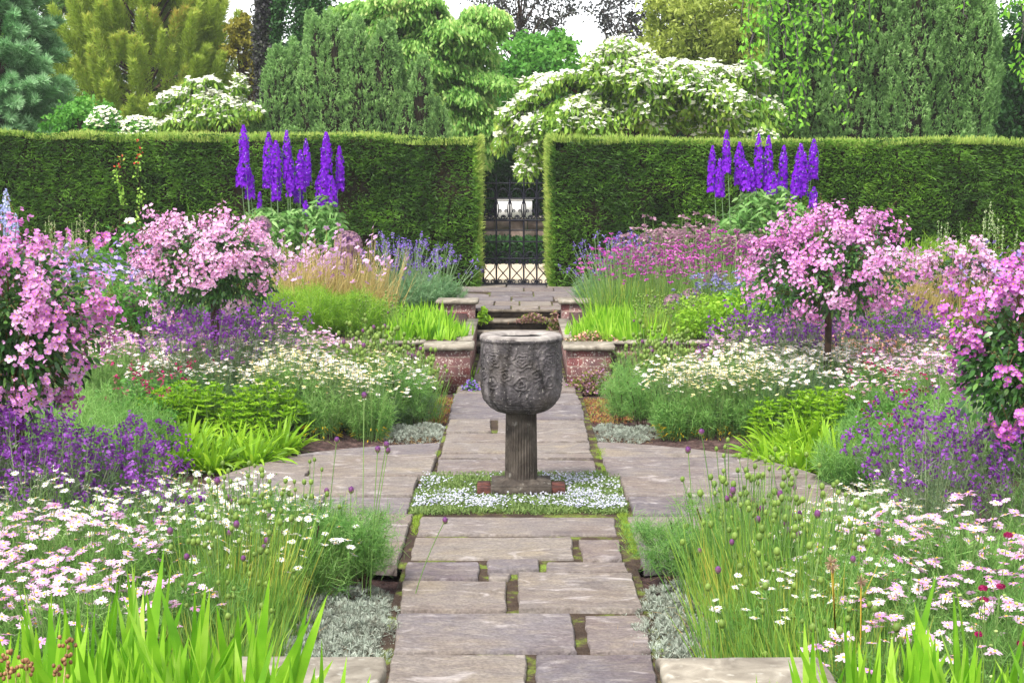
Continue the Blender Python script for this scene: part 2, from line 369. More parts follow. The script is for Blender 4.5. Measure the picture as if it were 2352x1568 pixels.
# landing between the far piers, treads and the upper terrace
for a0, a1 in ((-.52, .1), (.11, .54)):
    slab(g, [(a0, 16.97), (a1, 16.97), (a1, 17.9), (a0, 17.9)], r); slab(g, [(a0, 17.92), (a1 - .05, 17.92), (a1, 19.2), (a0, 19.2)], r); slab(g, [(a0, 19.2), (a1, 19.2), (a1, 20.4), (a0, 20.4)], r)
SX = .565
Yv = lambda v: py(v, .51)
for rr, cuts in (((21.32, 22.05), (-.64, -.1, .3, .72)), ((22.06, 23.0), (-.9, -.35, .02, .5, .95)), ((23.02, 24.0), (-1.0, -.1, .55, 1.0)), ((24.02, 25.2), (-1.0, -.45, .25, 1.0)), ((25.22, 26.1), (-1, .1, .6, 1.05)), ((26.12, 27.4), (-1, -.2, .5, 1.05))):
    for c0, c1 in zip(cuts, cuts[1:]): slab(g, [(c0, rr[0]), (c1, rr[0]), (c1, rr[1]), (c0, rr[1])], r, .51, .045, .012)
struct('paving', g, [slabM])
g = G(); g.add([(-.68, 4, -.020), (.68, 4, -.020), (.68, 20.5, -.020), (-.68, 20.5, -.020)], [(0, 1, 2, 3)])
th = np.linspace(0, 2 * np.pi, 65)[:-1]; g.add(np.c_[CC[0] + 2.3 * np.cos(th), CC[1] + 2.3 * np.sin(th), np.full(64, -.026)], [list(range(64))])
g.add([(-1.2, 21.35, .495), (1.2, 21.35, .495), (1.2, 27.4, .495), (-1.2, 27.4, .495)], [(0, 1, 2, 3)])
struct('joint_sand', g, [jointM])

# steps
stepM = M_stone('worn_step_stone', ('4a443c', '6c6358', '8c8276'), amt=.68)
t = thing('stone_steps', 'worn stone steps with overhanging treads leading up to the gate terrace', 'steps', (0, 20.3, 0))
for i in range(4):
    g = G(); zt = .51 - .128 * i; y0 = 21.32 - .33 * i
    r = rg(40 + i); xx = np.linspace(-SX, SX, 26); w = r.normal(size=26) * .006
    for (ya, yb, za, zb, mm) in ((y0 - 20.3 - .03, y0 - 20.3 + .36 if i else y0 - 20.3 + .0, zt - .045, zt, 0),):
        if i == 0: yb = y0 - 20.3 + .004
        pr = np.array([(yb, za), (ya + .012, za), (ya, za + .012), (ya, zb - .012), (ya + .014, zb - .002 * (i == 0)), (yb, zb - .002 * (i == 0))])
        V = np.stack([np.repeat(xx[:, None], 6, 1), pr[None, :, 0] + w[:, None], np.repeat(pr[None, :, 1], 26, 0)], -1)
        g.add(V, gridf(6, 26))
    part('tread', g, [stepM], t)
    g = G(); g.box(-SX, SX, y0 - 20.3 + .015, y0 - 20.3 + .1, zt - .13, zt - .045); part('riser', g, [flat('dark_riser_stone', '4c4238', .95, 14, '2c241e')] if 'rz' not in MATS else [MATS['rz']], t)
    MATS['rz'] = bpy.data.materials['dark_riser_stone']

# piers
def coping(x0, x1, y0, y1, z0, z1, seed):
    g = G(); r = rg(seed); b = .012
    def ring(ins, z):
        pts = []
        cs = [(x0 + ins, y0 + ins), (x1 - ins, y0 + ins), (x1 - ins, y1 - ins), (x0 + ins, y1 - ins)]
        for j in range(4):
            p, q = np.array(cs[j]), np.array(cs[(j + 1) % 4])
            for i in range(9): pts.append(np.r_[p + (q - p) * i / 9, z])
        return np.array(pts)
    V = np.concatenate([ring(.03, z0), ring(.0, z0 + .012), ring(0, z1 - b), ring(b, z1)]); jit = r.normal(size=(36, 3)) * [.004, .004, .002]
    V += np.tile(jit, (4, 1)); q = np.arange(36); q2 = (q + 1) % 36
    for k in range(3): g.add(V, np.stack([q + 36 * k, q2 + 36 * k, q2 + 36 * k + 36, q + 36 * k + 36], -1)) if k == 0 else g.F.append((np.stack([q + 36 * k, q2 + 36 * k, q2 + 36 * k + 36, q + 36 * k + 36], -1) , np.full(36, .5), 0))
    g.F.append((np.array([list(range(108, 144))]), np.array([.5]), 0)); return g
def pier(label, x0, x1, y0, y1, zb, zt, seed):
    cx, cy = (x0 + x1) / 2, (y0 + y1) / 2
    t = thing('brick_pier', label, 'pier', (cx, cy, zb))
    w, d = (x1 - x0) / 2, (y1 - y0) / 2
    g = G(); g.box(-w + .045, w - .045, -d + .045, d - .045, 0, zt - zb - .05); part('brick_body', g, [brickM], t)
    part('coping', coping(-w, w, -d, d, zt - zb - .055, zt - zb, seed), [copM], t)
for s, nm in ((-1, 'left'), (1, 'right')):
    a, b = sorted((s * .5, s * 1.08))
    pier(f'low brick pier with pale coping just {nm} of the urn, below the irises', a, b, 16.86, 17.45, -.1, .44, 3 + s)
    a, b = sorted((s * .55, s * 1.13))
    pier(f'upper brick pier with stone coping at the {nm} end of the top step', a, b, 20.75, 21.3, -.1, .67, 13 + s)
    a, b = sorted((s * .5, s * 1.11))
    pier(f'flat stone capped pier in the bottom {nm} foreground, cut by the picture edge', a, b, 4.93, 5.5, -.1, .44, 23 + s)
    t = thing('retaining_wall', f'mossy low brick retaining wall behind the {nm} hand flower bed', 'wall', (s * 5, 17.5, -.1))
    g = G(); g.box(-3.93, 3.93, -.1, .12, 0, .5); part('brick_body', g, [brickM], t)
    part('coping', coping(-3.93, 3.93, -.14, .16, .5, .545, 33), [copM], t)
    t = thing('side_wall', f'brick wall flanking the {nm} side of the steps', 'wall', (s * .66, 19.1, -.1))
    g = G(); g.box(-.1, .1, -1.6, 1.6, 0, .5); part('brick_body', g, [brickM], t)
    g = G(); g.box(-.12, .12, -1.6, 1.6, .502, .53); part('coping', g, [copM], t)

# ------------------------------------------------------------------ urn
UY = 10.93
t = thing('stone_urn', 'large dark carved stone urn on a fluted column in the middle of the paving', 'urn', (.012, UY, 0))
seg, nz = 300, 190
prof = []
for q in np.linspace(0, 1, nz):
    if q < .55: z = 1.115 - q / .55 * .385; rad = .290 - .004 * q
    else:
        a = (q - .55) / .45 * math.pi / 2; z = .73 - .17 * math.sin(a); rad = .11 + (.2878 - .11) * max(math.cos(a), 0) ** 1.1
    prof.append((rad, z))
prof = np.array(prof); an = np.arange(seg) / seg * 2 * np.pi
A, Q = np.meshgrid(an, np.arange(nz)); rad = prof[:, 0][Q]; z = prof[:, 1][Q]
pp = np.stack([np.cos(A) * 1.6, np.sin(A) * 1.6, z * 5.0], -1)
wx = vn(pp, 2.2) * 6; wy = vn(pp + 9, 2.2) * 6
arcs = np.sin(A * 10 + wx * 1.6 + np.sin(z * 32 + wy) * 1.5) * np.sin(z * 44 + wy * 1.7 + np.cos(A * 7))
lines = np.abs(np.sin(wx * 3.2 + z * 10 + A * 3)) ** .6
body = np.clip((1.03 - z) / .03, 0, 1) * np.clip((z - .60) / .05, 0, 1)
ss_ = ((A / (2 * np.pi) * 8 + .5) % 1 - .5) * .228; er = .55 + .8 * vn(pp, 3.2)
def ring(x0, z0, rs, lob):
    dx, dz = ss_ - x0 + (vn(pp + 3, 3) - .5) * .03, z - z0; d = np.hypot(dx, dz); tt = np.arctan2(dz, dx); o = 0
    for q in rs: o = o + np.exp(-((d - q * (1 + .16 * np.cos(tt * lob + d * 40))) / .0055) ** 2)
    return o
rel = ring(0, .965, (.014, .038, .062), 5) + ring(.114, .86, (.016, .040), 4) + ring(-.114, .86, (.016, .040), 4) + ring(.0, .80, (.020, .045), 3)
rib = np.exp(-((np.abs(ss_) - .114 + .010 * np.sin(z * 70)) / .008) ** 2) * (z > .9) + np.exp(-((ss_ + .02 * np.sin(z * 38)) / .006) ** 2) * (z < .9)
dsp = body * er * (.0085 * np.clip(rel, 0, 1.2) + .008 * rib - .003) + (vn(pp, 9) - .5) * .007 + (vn(pp, 26) - .5) * .005
dsp += .010 * np.clip(1 - np.abs(z - 1.095) / .02, 0, 1) - .006 * np.clip(1 - np.abs(z - .64) / .006, 0, 1) - .006 * np.clip(1 - np.abs(z - .62) / .006, 0, 1)
rad = rad + dsp
V = np.stack([rad * np.cos(A), rad * np.sin(A), z], -1)
g = G(); q = np.arange(seg)[None]; j = np.arange(nz - 1)[:, None] * seg
g.add(V, np.stack([j + (q + 1) % seg, j + q, j + seg + q, j + seg + (q + 1) % seg], -1).reshape(-1, 4)); part('bowl', g, [urnM], t, True)
rimM = M_stone('pale_worn_rim_stone', ('6b6462', '918a86', 'b4aea8'), amt=.64)
g = G(); r = rg(8)
rp = [(.296, 1.105), (.294, 1.122), (.284, 1.131), (.24, 1.133), (.2, 1.129), (.180, 1.12), (.172, 1.108)]
Vv = lathe(g, rp, 96); nzv = (vn(g.V[0], 12) - .5)[:, None] * .012; g.V[0] = g.V[0] + nzv * [1, 1, .6]; part('rim', g, [rimM], t, True); g = G(); lathe(g, [(.174, 1.112), (.170, 1.09), (.172, .9), (.14, .72), (.001, .70)], 64); part('basin_inside', g, [flat('shade_dark_stone', '1c1816', .6, 9, '0c0a0a')], t, True)  # near-black basin colour stands in for the shade inside the bowl
g = G(); sg = 34 * 6; an = np.arange(sg) / sg * 2 * np.pi; fl = np.array([0, 0, 0, -.008, -.011, -.008])[np.arange(sg) % 6]
Z = np.array([.565, .5, .4, .3, .2, .12, .085]); base = np.array([.112, .1125, .114, .1155, .117, .118, .121])
rr = base[:, None] + fl[None] * np.where((Z > .56) | (Z < .09), 0, 1)[:, None]
V = np.stack([rr * np.cos(an), rr * np.sin(an), Z[:, None] * np.ones(sg)], -1); j = np.arange(6)[:, None] * sg; q = np.arange(sg)[None]
g.add(V, np.stack([j + (q + 1) % sg, j + q, j + sg + q, j + sg + (q + 1) % sg], -1).reshape(-1, 4))
colM = M_stone('brown_grey_column_stone', ('2c2622', '453e38', '625a52'), amt=.66, sc=9); part('column', g, [colM], t)
g = G(); n = 30; e = np.linspace(-.215, .215, n); EX, EY = np.meshgrid(e, e); rr = np.maximum(np.hypot(EX, EY), .115)
zz = .058 + .03 * np.clip((.2 - rr) / .085, 0, 1) + .008 * np.sin(EX * 80 + 6 * vn(np.stack([EX, EY, EX], -1), 14)) * np.sin(EY * 80) * (np.maximum(abs(EX), abs(EY)) < .2)
g.add(np.stack([EX, EY, zz], -1), gridf(n, n)); g.box(-.217, .217, -.217, .217, -.03, .055); part('plinth', g, [colM], t, False)
tb = thing('brick_footing', 'dark red bricks laid beneath and either side of the urn plinth', 'bricks', (.012, UY, -.02))
g = G(); g.box(-.315, .315, -.2, -.1, 0, .062); g.box(-.318, -.222, -.09, .1, 0, .06); g.box(.222, .318, -.09, .1, 0, .058); part('brick_course', g, [flat('dark_brick', '6a4038', .95, 18, '3a2422')], tb)

# ------------------------------------------------------------------ gate
GY = 26.8
t = thing('iron_gate', 'black wrought iron garden gate of bars and scrolls standing between the two hedges', 'gate', (0, GY, .5))
gx = [px(u, GY, 1.3) for u in (1110, 1140, 1171, 1203, 1233, 1264)]
zz = lambda v: pz(v, GY) - .5
def bar(g, pts, rad=.009): tubes(g, np.array([[(p[0], p[2] if len(p) > 2 else 0, p[1]) for p in pts]]), rad, 6)
g = G()
for x in (gx[0], gx[-1]): bar(g, [(x, .02), (x, zz(400))], .022)
bar(g, [(gx[0], .03), (gx[-1], .03)], .018); part('frame', g, [ironM], t)
for i in range(1, 5):
    g = G(); bar(g, [(gx[i], .03), (gx[i], zz(411))], .018); bar(g, [(gx[i], zz(411)), (gx[i], zz(403))], .004); part('upright_bar', g, [ironM], t)
for v, rad in ((421, .010), (456, .014), (506, .017), (529, .011), (555, .013), (594, .016), (656, .016)):
    g = G(); bar(g, [(gx[0], zz(v)), (gx[-1], zz(v))], rad); part('rail', g, [ironM], t)
def arc(cx, cz, rx, rz, a0, a1, n=14): return [(cx + rx * math.cos(R(a0 + (a1 - a0) * i / n)), cz + rz * math.sin(R(a0 + (a1 - a0) * i / n))) for i in range(n + 1)]
def spiral(cx, cz, r0, s, n=20, turns=1.5, a0=0): return [(cx + s * r0 * (1 - .8 * i / n) * math.cos(a0 + turns * 2 * math.pi * i / n), cz + r0 * (1 - .8 * i / n) * math.sin(a0 + turns * 2 * math.pi * i / n)) for i in range(n + 1)]
g = G()
for i in range(5):
    a, b = gx[i], gx[i + 1]; c = (a + b) / 2; w = (b - a) / 2
    bar(g, arc(c, zz(448), w * .8, .11, 0, 180), .011); bar(g, [(c - w * .8, zz(448)), (c - w * .8, zz(456))], .011); bar(g, [(c + w * .8, zz(448)), (c + w * .8, zz(456))], .011)
    bar(g, arc(c, zz(594), w * .85, .12, 0, 180), .011)
    for s in (-1, 1):
        bar(g, [(c + s * w, zz(458)), (c + s * w * .72, zz(470)), (c + s * w * .68, zz(485)), (c + s * w * .8, zz(498)), (c + s * w * .3, zz(504))], .012)
        bar(g, spiral(c + s * w * .45, zz(485), .03, s, a0=1), .007); bar(g, spiral(c + s * w * .45, zz(586), .035, s, a0=-1), .007)
        bar(g, spiral(c + s * w * .5, zz(602), .04, s, a0=2), .009); bar(g, spiral(c + s * w * .5, zz(647), .05, s, a0=-1), .010)
        bar(g, [(c + s * w * .25, zz(596)), (c + s * w * .8, zz(606)), (c + s * w * .72, zz(615)), (c, zz(627)), (c - s * w * .72, zz(640)), (c - s * w * .85, zz(652))], .011)
    g.n = g.n; bar(g, spiral(c, zz(500), .045, 1), .012)
part('scrollwork', g, [ironM], t)
# beyond the gate
wallM = M_stone('rough_wall_stone', ('6a5a52', '8d7a70', 'ab9a8e'), amt=.7, sc=3)
t = thing('stone_wall', 'low rough stone wall seen through the gate behind the gravel', 'wall', (0, 37.5, .44))
g = G(); r = rg(9)
for row in range(4):
    x = -9 + r.random() * .4
    while x < 9:
        w = .45 + r.random() * .5; d = r.random() * .04; g.box(x, x + w - .02, -d, .4, row * .26, row * .26 + .245, r.random()); x += w
part('stone_courses', g, [wallM], t)
g = G(); g.box(-9.1, 9.1, -.06, .46, 1.04, 1.11); part('capping', g, [copM], t)
t = thing('stone_gatepost', 'squat stone pillar carrying the white panel beyond the gate', 'pillar', (px(1187, 36.5), 36.5, .44))
g = G(); w = 17 * 36.5 / FP; g.box(-w, w, -w, w, 0, pz(502, 36.5) - .5); part('shaft', g, [wallM], t); g = G(); g.box(-w - .05, w + .05, -w - .05, w + .05, pz(502, 36.5) - .498, pz(502, 36.5) - .44); part('cap', g, [wallM], t)
t = thing('notice_board', 'plain white board standing behind the upper part of the gate', 'board', (px(1182, 36.2), 36.2, pz(502, 36.5)))
g = G(); w = 40 * 36.2 / FP; g.box(-w, w, -.03, .03, .01, pz(460, 36.2) - pz(502, 36.5)); part('board', g, [flat('white_paint', 'f2f0f2', .6)], t)
g = G(); g.box(-w - .03, w + .03, -.045, .045, pz(460, 36.2) - pz(502, 36.5) + .002, pz(460, 36.2) - pz(502, 36.5) + .04); part('top_rail', g, [flat('white_paint', 'f2f0f2', .6)], t)

# ================================================================== HEDGES
hedgeM = leafmat('yew_hedge_leaf', ('243c1a', '42681f', '6c9a2e', 'a8c44a'), ns=.9, mix=.35, trans=.35)
tipM = leafmat('young_yew_tips', ('86a646', 'aac45e', 'ccd276'), ns=1.2, trans=.45)
coreM = flat('shaded_hedge_twigs', '33291a', 1, 14, '1a160e')  # twig brown kept dark to paint shaded depth inside the hedge
def hedge(label, side, u_in, z_in, z_out, seed, xo):
    r = rg(seed); y0, y1 = 26.25, 27.7; s = side
    xin = px(u_in, 26.25, 1.5); xout = xo; L = abs(xout - xin)
    t = thing('clipped_hedge', label, 'hedge', ((xin + xout) / 2, 26.9, .46)); ox, oy, oz = t.location
    def top(x): f = np.abs(x - xin) / L; return z_in + (z_out - z_in) * f + .07 * (vn(np.stack([np.asarray(x), np.asarray(x) * 0 + seed, np.asarray(x) * 0], -1), .7) - .5)
    def dsp(x, z): 
        p = np.stack([x, z, x * 0 + seed], -1); n = vn(p, 1.1) * .6 + vn(p, 3.1) * .4; n2 = vn(p + 31, .9)
        return .24 * (n - .5) + .30 * np.clip(vn(p + 7, 1.7) - .74, 0, .12) / .12 
    # core
    g = G(); nx, nzz = 120, 26
    X, Zq = np.meshgrid(np.linspace(xin + s * .09, xout, nx), np.linspace(0, 1, nzz)); Z = .44 + Zq * (top(X) - .44 - .06)
    Yf = y0 + .10 + dsp(X, Z) * 1.0
    V = np.stack([X - ox, Yf - oy, Z - oz], -1).reshape(-1, 3); g.add(V, gridf(nx, nzz))
    a, b = xin + s * .09, xout; zt0, zt1 = top(a) - .06, top(b) - .06
    Vb = [(a, y0 + .1, .44), (b, y0 + .1, .44), (b, y1, .44), (a, y1, .44), (a, y0 + .1, zt0), (b, y0 + .1, zt1), (b, y1, zt1), (a, y1, zt0)]
    g.add(np.array(Vb) - np.array([ox, oy, oz]), [(2, 3, 7, 6), (4, 5, 6, 7), (0, 3, 7, 4), (1, 2, 6, 5)]); part('twiggy_core', g, [coreM], t)
    g = G(); n = int(L * 2.6 * 2600); x = xin + s * r.random(n) * L; z = .46 + r.random(n) ** .95 * (top(x) - .46)
    y = y0 + dsp(x, z) + .05 - .09 * r.random(n)
    keep = (vn(np.stack([x, z, z * 0 + 3 + seed], -1), 2.3) + r.random(n) * .4) > .42; x, y, z = x[keep], y[keep], z[keep]; n = len(x)
    D = np.stack([.5 * np.sign(vn(np.stack([x, z, x * 0 + 2], -1), 3) - .5) + r.normal(size=n) * .5, -.6 + 0 * x, .15 + r.normal(size=n) * .35], -1)
    cl = vn(np.stack([x, z * 1.6, x * 0 + 5], -1), 6.0) * .6 + vn(np.stack([x, z, x * 0 + 9], -1), .8) * .45
    blades(g, np.stack([x - ox, y - oy, z - oz], -1), D, .045 + r.random(n) * .05, .017 + r.random(n) * .012, 1, .15, (1, .3), None, r, 0, np.clip(cl * .9 - .05 + r.random(n) * .25 - .1, 0, 1))
    # end face and top
    n = 16000; y = y0 + r.random(n) * (y1 - y0); zt = top(np.full(n, xin)); z = .46 + r.random(n) * (zt - .46); x = xin + s * (.06 + .05 * r.random(n) + .18 * ((y - y0) / (y1 - y0))*0)
    D = np.stack([-s * (.7 + r.random(n) * .5), -.25 + r.normal(size=n) * .4, .4 + r.normal(size=n) * .4], -1)
    blades(g, np.stack([x - ox, y - oy, z - oz], -1), D, .06 + r.random(n) * .06, .02, 1, .1, (1, .3), None, r, 0, .5 + .5 * r.random(n))
    part('foliage', g, [hedgeM], t)
    g = G(); n = int(L * 1500); x = xin + s * r.random(n) * L; y = y0 - .03 + r.random(n) ** 1.8 * 1.3; z = top(x) - .04 - .06 * (y < y0 + .05) * r.random(n) + (vn(np.stack([x, y, y * 0], -1), 1.6) - .5) * .09
    D = np.stack([r.normal(size=n) * .28, -.15 + r.normal(size=n) * .25, np.ones(n)], -1)
    blades(g, np.stack([x - ox, y - oy, z - oz], -1), D, (.03 + r.random(n) ** 2 * .08) * (.7 + .7 * vn(np.stack([x, y, y], -1), 1.1)), .024, 1, 0, (1, .35), None, r)
    n = 5200; y = y0 + r.random(n) ** 1.6 * (y1 - y0); z = .6 + r.random(n) ** .8 * (zt[0] - .6); x = xin + s * (.0 + .07 * r.random(n))
    D = np.stack([-s * (.5 + r.random(n) * .6), -.3 + r.normal(size=n) * .3, .8 + r.normal(size=n) * .3], -1)
    blades(g, np.stack([x - ox, y - oy, z - oz], -1), D, .07 + r.random(n) * .08, .022, 1, 0, (1, .35), None, r)
    part('young_growth', g, [tipM], t); return t
hedge('long clipped dark yew hedge with lime tipped edge, on the left of the gate', -1, 1100, 3.06, 3.24, 11, -15)
hedge('long clipped dark yew hedge with golden tipped edge, on the right of the gate', 1, 1262, 3.04, 3.0, 12, 15)
# creeper on the left hedge
redM = leafmat('red_creeper_leaf', ('a8282e', 'd24a3a', 'e07a4a'), trans=.3); vineM = leafmat('pale_vine_leaf', ('6e9a34', '93bd48', 'b4cf5a'))
t = thing('climbing_creeper', 'thin creeper with red and pale green leaves climbing the left hedge face', 'creeper', (px(300, 26.1, 2), 26.08, 1.4))
r = rg(21); g = G(); g2 = G(); g3 = G()
for u, va, vb in ((322, 318, 520), (278, 350, 470)):
    n = 90; v = va + (vb - va) * r.random(n); x = px(u + 6 * np.sin(v / 17) + r.normal(size=n) * 4, 26.1, 2) - t.location[0]; z = np.array([pz(q, 26.1) for q in v]) - 1.4
    P = np.stack([x, r.normal(size=n) * .02 - .05, z], -1); red = (v < va + (vb - va) * .3) & (r.random(n) < .5)
    D = np.stack([r.normal(size=n), -.6 + 0 * v, r.normal(size=n) - .3], -1)
    blades(g, P[~red], D[~red], .05, .04, 2, .2, (.5, 1, .2), None, r); blades(g2, P[red], D[red], .042, .034, 2, .2, (.5, 1, .2), None, r)
    vv = np.linspace(va, 620, 20); tubes(g3, np.stack([px(u + 6 * np.sin(vv / 17), 26.1, 2) - t.location[0], vv * 0 + .02, np.array([pz(q, 26.1) for q in vv]) - 1.4], -1), .006)
part('leaves', g, [vineM], t); part('red_leaves', g2, [redM], t); part('stem', g3, [barkM], t)

# ================================================================== TREES
def limb(g, P, r0, r1, sides=7):
    P = np.asarray(P, float); tubes(g, P, np.linspace(r0, r1, len(P)), sides, 0, .5)
def trunk_part(t, pts, r0, r1, mat, limbs=()):
    g = G(); limb(g, pts, r0, r1, 9)
    for L in limbs: limb(g, L[0], L[1], L[2], 5)
    part('trunk', g, [mat], t, True)
def curve(a, b, n=8, sag=0, r=None, wob=0):
    a, b = np.array(a, float), np.array(b, float); t = np.linspace(0, 1, n)[:, None]; P = a + (b - a) * t; P[:, 2] += sag * (t * (1 - t))[:, 0] * 4
    if r is not None: P[1:-1] += r.normal(size=(n - 2, 3)) * wob
    return P

def plume_tree(name, label, u, Y, ztop, W_, mat, nP, plen, prad, seed, up=.7, zb=1.5, nl=.2, wl=.03, per=230, cone=1.0, mb=barkM, lean=0, droop=0., group=None):
    r = rg(seed); x0 = px(u, Y, 3); t = thing(name, label, 'tree', (x0, Y, .44), group)
    g = G(); H = ztop - .44
    limbs = []
    hz = zb + (H - zb) * r.random(nP) ** .9; az = r.random(nP) * 6.283
    f = (hz - zb) / (H - zb); rad = W_ * (np.clip(1 - f, .03, 1) ** cone) * (.75 + .35 * r.random(nP)) 
    tip = np.stack([np.cos(az) * rad, np.sin(az) * rad * .9, hz + plen * .3], -1)
    dr = unit(np.stack([np.cos(az) * (1 - f * .5), np.sin(az) * (1 - f * .5), np.full(nP, up) + f * .8 + r.normal(size=nP) * .15], -1))
    Lp = plen * (.65 + .6 * r.random(nP)) * (1 - .35 * f); base = tip - dr * Lp[:, None]
    T = r.random((nP, per)) ** .8; rr_ = prad * (1 - T) ** .6 * (.3 + .7 * r.random((nP, per))) + .02
    e1, e2 = basis(dr); a = r.random((nP, per)) * 6.283; rv = np.cos(a)[..., None] * e1[:, None] + np.sin(a)[..., None] * e2[:, None]
    B = base[:, None] + dr[:, None] * (Lp[:, None] * T)[..., None] + rv * rr_[..., None] * .45; B[..., 2] -= droop * (T ** 2) * Lp[:, None]
    D = dr[:, None] * .9 + rv * .75 + r.normal(size=B.shape) * .25; D[..., 2] -= droop
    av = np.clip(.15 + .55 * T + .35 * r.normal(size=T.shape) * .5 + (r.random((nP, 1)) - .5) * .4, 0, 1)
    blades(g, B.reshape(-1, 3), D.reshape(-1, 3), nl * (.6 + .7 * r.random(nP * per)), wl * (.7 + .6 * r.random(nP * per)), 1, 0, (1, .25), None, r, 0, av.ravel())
    part('crown', g, [mat], t)
    for i in range(0, nP, 7): limbs.append((curve((0, 0, max(.4, hz[i] * .75)), base[i], 5, .1), .05, .015))
    trunk_part(t, curve((0, 0, 0), (lean, 0, H * .93), 6), .22, .03, mb, limbs); return t
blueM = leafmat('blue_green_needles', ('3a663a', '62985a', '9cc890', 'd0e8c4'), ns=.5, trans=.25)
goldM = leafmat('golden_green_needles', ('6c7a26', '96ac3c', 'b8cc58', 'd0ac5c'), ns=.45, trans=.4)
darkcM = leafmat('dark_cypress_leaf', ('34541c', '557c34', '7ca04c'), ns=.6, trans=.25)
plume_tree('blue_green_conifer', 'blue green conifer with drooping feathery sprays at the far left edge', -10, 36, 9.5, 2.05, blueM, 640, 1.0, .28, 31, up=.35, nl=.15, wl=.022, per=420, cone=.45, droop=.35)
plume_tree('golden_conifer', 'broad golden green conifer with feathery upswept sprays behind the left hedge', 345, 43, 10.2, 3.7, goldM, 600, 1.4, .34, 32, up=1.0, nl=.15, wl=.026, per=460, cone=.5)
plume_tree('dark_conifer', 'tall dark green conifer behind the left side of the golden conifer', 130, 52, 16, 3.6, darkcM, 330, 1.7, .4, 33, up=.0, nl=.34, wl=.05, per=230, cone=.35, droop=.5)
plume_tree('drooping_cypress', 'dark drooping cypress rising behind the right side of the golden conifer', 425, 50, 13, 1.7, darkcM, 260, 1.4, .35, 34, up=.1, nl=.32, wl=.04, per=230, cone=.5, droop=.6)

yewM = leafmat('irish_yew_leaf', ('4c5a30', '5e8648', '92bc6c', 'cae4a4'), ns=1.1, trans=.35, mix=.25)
yewcore = flat('yew_inner_twigs', '2a2218', 1, 12, '14120c')
def yew(label, u0, u1, Y, ztop, seed, spires, edge=.5, fat=1.0):
    r = rg(seed); xa, xb = px(u0, Y, 4), px(u1, Y, 4); cx = (xa + xb) / 2; hw = (xb - xa) / 2; t = thing('irish_yew', label, 'yew tree', (cx, Y, .44))
    g = G(); gc = G()
    for i in range(spires):
        f = (i + .5) / spires * 2 - 1; row = i % 3; q = r.random()
        xt = f * hw * .95 + r.normal() * .05; yt = (row - 1) * .55 * math.sqrt(max(.05, 1 - f * f)) - .1; xbz = xt * .80; yb = yt * .5
        top = (ztop - .44) * (1 - edge * abs(f) ** 2.2) * (.68 + .36 * r.random() ** .7); rad = (.17 + .12 * r.random()) * fat
        z0 = 0.8 + 1.2 * r.random() * (row == 0)
        n = int(190 * (top - z0) * fat ** 1.6); s = r.random(n); hz = z0 + (top - z0) * s; pr = rad * np.clip((1 - s) * 3.6, .10, 1) ** .8
        a = r.random(n) * 6.283; lump = .62 + .75 * vn(np.stack([np.cos(a) * 1.5 + i, np.sin(a) * 1.5, hz * 2.6], -1), 1.3)
        cxs = xbz + (xt - xbz) * s ** .6; cys = yb + (yt - yb) * s
        n_ = np.stack([np.cos(a), np.sin(a), a * 0], -1); B = np.stack([cxs + np.cos(a) * pr * lump, cys + np.sin(a) * pr * lump, hz], -1); k_ = 12
        Bk = np.repeat(B, k_, 0); q = r.random(n * k_); Bk = Bk + np.repeat(n_ * .3 + [0, 0, 1.], k_, 0) * (q * .13)[:, None] + r.normal(size=Bk.shape) * .012
        D = np.repeat(n_, k_, 0) * .45 + np.array([0, 0, .8]) + r.normal(size=Bk.shape) * .5
        blades(g, Bk, D, .035 + .035 * r.random(n * k_), .019, 1, 0, (1, .35), None, r, 0, np.clip(np.repeat(r.random(n) * .35 + (lump - .62) * .5, k_) + .45 * q - .1, 0, 1))  # lit look of the tufts painted in: paler on lumps and tips
        hh = np.linspace(z0 - .3, top - .15, 9); ss = (hh - z0) / (top - z0); ss = np.clip(ss, 0, 1)
        tubes(gc, np.stack([xbz + (xt - xbz) * ss ** .6, yb + (yt - yb) * ss, hh], -1), rad * .72 * np.clip((1 - ss) * 3.2, .1, 1) ** .7, 7)
    part('crown', g, [yewM], t); part('inner_branches', gc, [yewcore], t, True); trunk_part(t, curve((0, 0, 0), (0, 0, 1.6), 4), .3, .25, barkM)
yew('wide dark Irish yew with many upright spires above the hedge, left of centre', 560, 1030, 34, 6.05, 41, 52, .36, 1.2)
yew('tall dense dark Irish yew above the right hedge, cropped by the picture top', 1775, 2285, 32.5, 8.6, 42, 30, .12, 1.75)

